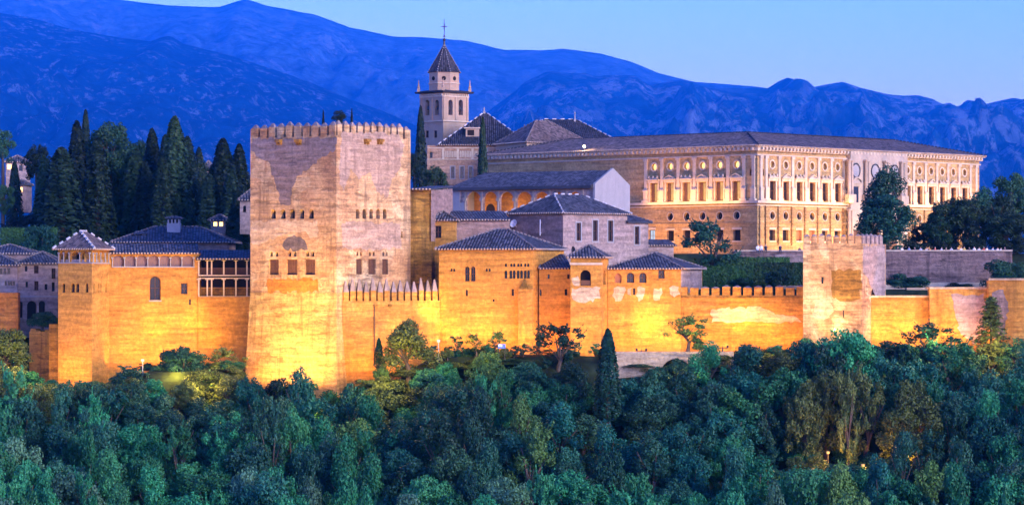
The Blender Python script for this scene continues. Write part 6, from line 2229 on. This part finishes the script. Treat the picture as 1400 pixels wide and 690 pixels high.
for px, c in ppl:
    Y = 459.6 + rp_.uniform(0, 2.4)
    x = G(px, Y).x
    o = bpy.data.objects.new('person', PM[rp_.randrange(2)])
    COL.objects.link(o)
    o.location = (x, Y, tz_ - 0.35 + rp_.uniform(-.05, .1))
    o.rotation_euler = (0, 0, rp_.uniform(-.9, .9))
    o['label'] = {'white': 'person in a white top at the terrace parapet under the dark trees', 'dark': 'person in dark clothes at the terrace parapet under the dark trees', 'blue': 'person in a pale blue top at the terrace parapet under the trees',
                  'red': 'person in a red top at the terrace parapet under the trees', 'yellow': 'person in a yellow top at the terrace parapet under the trees'}[c]
    o['category'], o['kind'], o['group'] = 'person', 'thing', 'visitors along the terrace parapet'
    o.material_slots[1].link = 'OBJECT'
    o.material_slots[1].material = CL[c]
for px, c, k, lab in ((1036, 'white', 2, 'person in white sitting on the terrace wall at its left end'), (1041, 'white', 2, 'person in white sitting beside another on the terrace wall'), (1047, 'dark', 2, 'person in dark clothes sitting on the wall below the palace corner'),
                      (1067, 'dark', 2, 'person sitting alone in dark clothes on the wall before the palace'), (1095, 'dark', 0, 'person standing in dark clothes beside the small tower battlements')):
    o = bpy.data.objects.new('person', PM[k])
    COL.objects.link(o)
    o.location = (G(px, 460).x, 460.4 if k == 2 else 462, Z(343.5, 458) + 0.14 if k == 2 else tz_ - 0.3)
    o['label'], o['category'], o['kind'], o['group'] = lab, 'person', 'thing', 'people at the palace end of the wall'
    o.material_slots[1].link = 'OBJECT'
    o.material_slots[1].material = CL[c]

# ------------------------------------------------------------------ lamps that stand in view
def lamp_post(px, top, bot, Y, label, arms=1, lamp='lamp_white', energy=5, mat='greymetal', foot=None):
    x = G(px, Y).x
    zb, zt = Z(bot, Y), Z(top, Y)
    if label.find('path lamp') == 0 or label.find('lowest') == 0:
        zb = ground_z(x, Y) - 0.3
        zt = min(zt, zb + 5.0)
    r = thing('street_lamp', label, 'lamp', (x, Y, zb), 'lamps at the foot of the walls')
    mb = MB()
    mb.tube((x, Y, zb), (x, Y, zb + 0.5), 0.12, 0.09)
    mb.tube((x, Y, zb + 0.5), (x, Y, zt), 0.07, 0.05)
    if arms == 2:
        mb.tube((x - 0.65, Y, zt - 0.25), (x + 0.65, Y, zt - 0.25), 0.04)
    part('post', mb, mat, r)
    for dx in ((0,) if arms == 1 else (-0.65, 0.65)):
        mb = MB()
        if arms == 1:
            mb.tube((x + dx, Y, zt), (x + dx, Y, zt + 0.22), 0.2, 0.2, 10)
            mb.tube((x + dx, Y, zt + 0.22), (x + dx, Y, zt + 0.34), 0.3, 0.12, 10)
        else:
            mb.tube((x + dx, Y, zt - 0.25), (x + dx, Y, zt), 0.14, 0.16, 8)
            mb.tube((x + dx, Y, zt), (x + dx, Y, zt + 0.12), 0.22, 0.05, 8)
        part('lantern', mb, lamp if arms == 1 else mat, r)
    if energy:
        l = bpy.data.lights.new('street_lamp_light', 'POINT')
        l.energy, l.color, l.shadow_soft_size = energy * 0.6, (1.0, 0.42, 0.06), 0.25
        o = bpy.data.objects.new('street_lamp_light', l)
        COL.objects.link(o)
        o.location = (x + 0.5, Y - 1.1, zt - 0.3 if arms == 1 else zt + 0.4)
    return r
lamp_post(599.5, 467.5, 492, 410, 'white lamp post on the grassy bank below the left of the ochre hall')
lamp_post(195, 494, 520, 414, 'white lamp post before the lit gallery wing at left')
lamp_post(877, 477, 485, 411.5, 'black twin-headed lamp on the retaining wall below the arched wing', 2, 'lamp', 0, 'iron')
lamp_post(988, 473, 482, 412, 'small black lamp at the foot of the crenellated curtain wall', 2, 'lamp', 0, 'iron')
for px, py, Y, e, lab in ((1226, 548, 389, 150, 'path lamp glowing deep in the wood below the flat-topped wall'), (1132, 560, 388, 130, 'path lamp glowing in the wood below the small tower'), (1180, 590, 384, 110, 'path lamp glowing low in the wood between two trunks, right'),
                      (1112, 605, 383, 110, 'lowest path lamp glowing in the wood below the small tower'), (1040, 600, 380, 120, 'path lamp glowing in the wood below the curtain wall'), (858, 566, 388, 90, 'path lamp glowing in the wood right of the solitary cypress'),
                      (1362, 505, 403, 260, 'path lamp glowing beneath the feathery conifer at right'), (925, 520, 404, 90, 'path lamp glowing before the lit retaining arch'), (1395, 530, 398, 160, 'path lamp glowing at the right edge of the wood'),
                      (430, 548, 405, 220, 'path lamp glowing at the foot of the keep among trees'), (505, 535, 403, 160, 'path lamp glowing below the yellow shrub by the keep'), (235, 566, 400, 30, 'path lamp glowing between trees below the gallery wing'), (368, 560, 400, 60, 'path lamp glowing behind the round tree below the keep')):
    lamp_post(px, py, py + 26, Y, lab, 1, 'lamp_dim', e, 'iron')
sg = thing('information_sign', 'small blue sign panel on a post below the ochre hall', 'sign', (*G(686, 409), Z(492, 409)))
x, Y = G(686, 409)
mb = MB(); mb.box(x - 0.5, x + 0.5, Y - 0.04, Y + 0.04, Z(476, Y), Z(470, Y)); part('panel', mb, 'bluesign', sg)
mb = MB(); mb.box(x - 0.42, x + 0.05, Y - 0.06, Y - 0.043, Z(473.5, Y), Z(470.5, Y)); part('white_field', mb, 'whitemetal', sg)
mb = MB()
for d_ in (-0.4, 0.4):
    mb.tube((x + d_, Y + 0.1, Z(492, Y)), (x + d_, Y + 0.1, Z(470, Y)), 0.05)
part('posts', mb, 'iron', sg)

# ------------------------------------------------------------------ floodlights at the foot of the walls
W = (1.0, 0.53, 0.07)
WO = (1.0, 0.47, 0.05)
FL = [  # px, py, Y of the lamp; px, py, Y aimed at; watts, cone
    (385, 502, 405, 395, 445, 416, 1000, 95, W), (430, 512, 405, 430, 470, 415, 420, 90, W), (350, 505, 406, 345, 430, 421, 420, 95, W), (497, 512, 406, 492, 460, 416, 330, 90, WO),
    (395, 500, 403, 410, 310, 418, 3200, 64, (1.0, 0.58, 0.16)),
    (100, 512, 414, 102, 450, 422, 420, 110, W), (100, 505, 410, 102, 390, 422, 500, 70, W), (152, 505, 421, 140, 430, 425, 150, 110, WO),
    (212, 486, 424, 213, 430, 432, 430, 120, W), (288, 478, 424.5, 290, 425, 433, 420, 120, W), (180, 486, 421, 180, 380, 432, 420, 95, WO), (270, 478, 420, 270, 370, 433, 420, 95, WO),
    (588, 450, 414.5, 590, 415, 421.5, 430, 125, W), (545, 482, 410, 547, 425, 419, 270, 110, W),
    (640, 470, 413, 640, 415, 422, 360, 125, W), (640, 470, 409, 640, 370, 422, 420, 90, WO), (716, 468, 413, 716, 432, 420, 360, 115, W), (700, 468, 408, 705, 365, 420, 420, 90, WO),
    (762, 472, 413, 762, 420, 421.5, 220, 120, WO), (801, 480, 409, 801, 445, 417, 380, 110, W), (801, 478, 405, 801, 385, 417, 360, 80, WO),
    (884, 470, 415, 884, 425, 424, 430, 120, W), (860, 470, 411, 862, 385, 424, 380, 95, WO), (915, 470, 412, 918, 395, 424, 300, 95, WO),
    (1008, 466, 414, 1008, 424, 423, 520, 125, W), (1060, 470, 413, 1062, 430, 422, 260, 115, WO), (950, 470, 414, 955, 430, 424, 220, 115, WO),
    (1140, 455, 406, 1140, 420, 415, 560, 110, W), (1140, 452, 402, 1140, 365, 415, 1100, 64, (1.0, 0.58, 0.14)), (1190, 470, 409, 1190, 440, 417, 160, 100, W),
    (1240, 466, 410.5, 1240, 435, 419, 420, 120, W), (1285, 466, 411, 1285, 430, 419, 240, 115, W), (1395, 465, 408, 1392, 420, 415.5, 160, 110, WO),
    (8, 448, 426, 8, 425, 432, 60, 120, WO), (55, 500, 421, 56, 480, 429, 90, 120, WO), (20, 500, 414, 14, 485, 421, 90, 110, W),
    (505, 505, 405, 510, 300, 423, 1100, 44, (1.0, 0.62, 0.2)), (538, 398, 422.2, 530, 325, 424.5, 60, 120, W),
    (582, 398, 426.5, 578, 350, 430, 90, 130, W), (567, 395, 424.5, 545, 330, 425, 90, 110, W),
    (606, 335, 427.5, 606, 318, 432, 14, 120, WO), (635, 250, 541, 632, 215, 549, 120, 120, (1.0, 0.62, 0.35)),
    (920, 492, 410.6, 925, 488, 413, 25, 150, W), (870, 500, 405.5, 872, 494, 409, 22, 130, (1, .70, .35)), (968, 498, 405.5, 968, 492, 409, 18, 130, (1, .70, .35)),
]
for lx, ly, lY, tx, ty, tY, e, sz_, col in FL:
    flood('floodlight', (*G(lx, lY), Z(ly, lY)), (*G(tx, tY), Z(ty, tY)), e * (0.95 if 335 < tx < 470 or 1095 < tx < 1180 or tx == 510 else 0.25), sz_, col)
HOT = [(213, 440, 432, 30), (262, 432, 433, 26), (588, 412, 421.4, 40), (600, 435, 421.4, 20), (716, 455, 420, 34), (612, 440, 422.4, 20), (800, 470, 417, 40), (887, 432, 424, 40), (880, 455, 424, 14), (1008, 430, 423, 44), (1040, 432, 423, 16), (1240, 440, 419, 30), (1205, 440, 418.5, 20), (1140, 440, 415.4, 20),
       (395, 480, 413.5, 60), (430, 500, 413.2, 40), (360, 470, 415, 36), (104, 500, 422, 36), (286, 455, 433, 16), (660, 440, 421.5, 14), (545, 440, 419, 14), (1290, 440, 419, 14)]
for px, py, Y, e in HOT:
    flood('spot_floodlight', (*G(px + 4, Y - 4.5), Z(py + 32, Y)), (*G(px, Y), Z(py, Y)), e * 7.5, 62, (1.0, 0.66, 0.11), 0.15, 1.0)
# low luminaires among the lit shrubs
for px, py, Y, e in ((14, 500, 415, 90), (52, 520, 409, 60), (285, 540, 408, 90), (240, 530, 413, 60), (550, 510, 404, 90), (515, 518, 403, 60), (1352, 480, 404.5, 70), (1060, 482, 410, 40), (660, 482, 408, 60), (1275, 480, 404, 40), (940, 470, 410.5, 30), (310, 500, 416, 40)):
    l = bpy.data.lights.new('shrub_light', 'POINT'); l.energy, l.color, l.shadow_soft_size = e * 3.0, (1.0, 0.62, 0.10), 0.4
    o = bpy.data.objects.new('shrub_light', l); COL.objects.link(o); o.location = (*G(px, Y - 2.2), Z(py - 26, Y))
for px in (650, 690, 730, 775):
    l = bpy.data.lights.new('gallery_lamp', 'POINT'); l.energy, l.color, l.shadow_soft_size = 16, (1, .55, .2), .3
    o = bpy.data.objects.new('gallery_lamp', l); COL.objects.link(o); o.location = GALPL.at(GALPL.s(px), -2.2, 10.2)
# strips hung free off the palace string course for evener light, and ground luminaires along its plinth
PWC = (1.0, 0.50, 0.14)
strip('facade_wash_light', pL, pL.s(888), pL.L - 3.0, 2.1, zf(275.5), 125, 0.25, 30, PWC)
strip('facade_wash_light', pR, 2.5, pR.s(1153), 2.1, zf(275.5), 100, 0.25, 30, PWC)
strip('facade_wash_light', pR, pR.s(1240), pR.L - 0.5, 2.1, zf(275.5), 100, 0.25, 30, PWC)
strip('ground_light', pL, pL.s(870), pL.L - 6, 4.5, 3.9, 160, 0.3, 30, (1.0, 0.48, 0.13))
strip('ground_light', pR, 1.5, pR.s(1153), 4.0, 3.9, 230, 0.3, 28, PWC)
strip('ground_light', pR, pR.s(1240), pR.L, 4.0, 3.9, 160, 0.3, 28, PWC)
strip('ground_light', pR, pR.s(1157), pR.s(1236), 6.5, 3.9, 190, 0.3, 30, (1.0, 0.7, 0.42))

# rows of ground luminaires raking up the walls from their foot
for pl_, dz in ((lfp[0], 0.8), (mp[0], 0.8), (hp[0], 0.8), (ap[0], 0.8), (cp_[0], 0.8), (tp_[0], 0.8), (lp_[0], 0.8), (wp1[0], 0.8), (wp2[0], 0.8), (pp[0], 0.8), (kp[0], 3.0)):
    m_ = pl_.at(pl_.L / 2, 3.0, 0)
    strip('foot_light', pl_, 0.3, pl_.L - 0.3, 3.0, ground_z(m_.x, m_.y) + dz, 10.5 * pl_.L, 0.3, 24, (1.0, 0.38, 0.05))
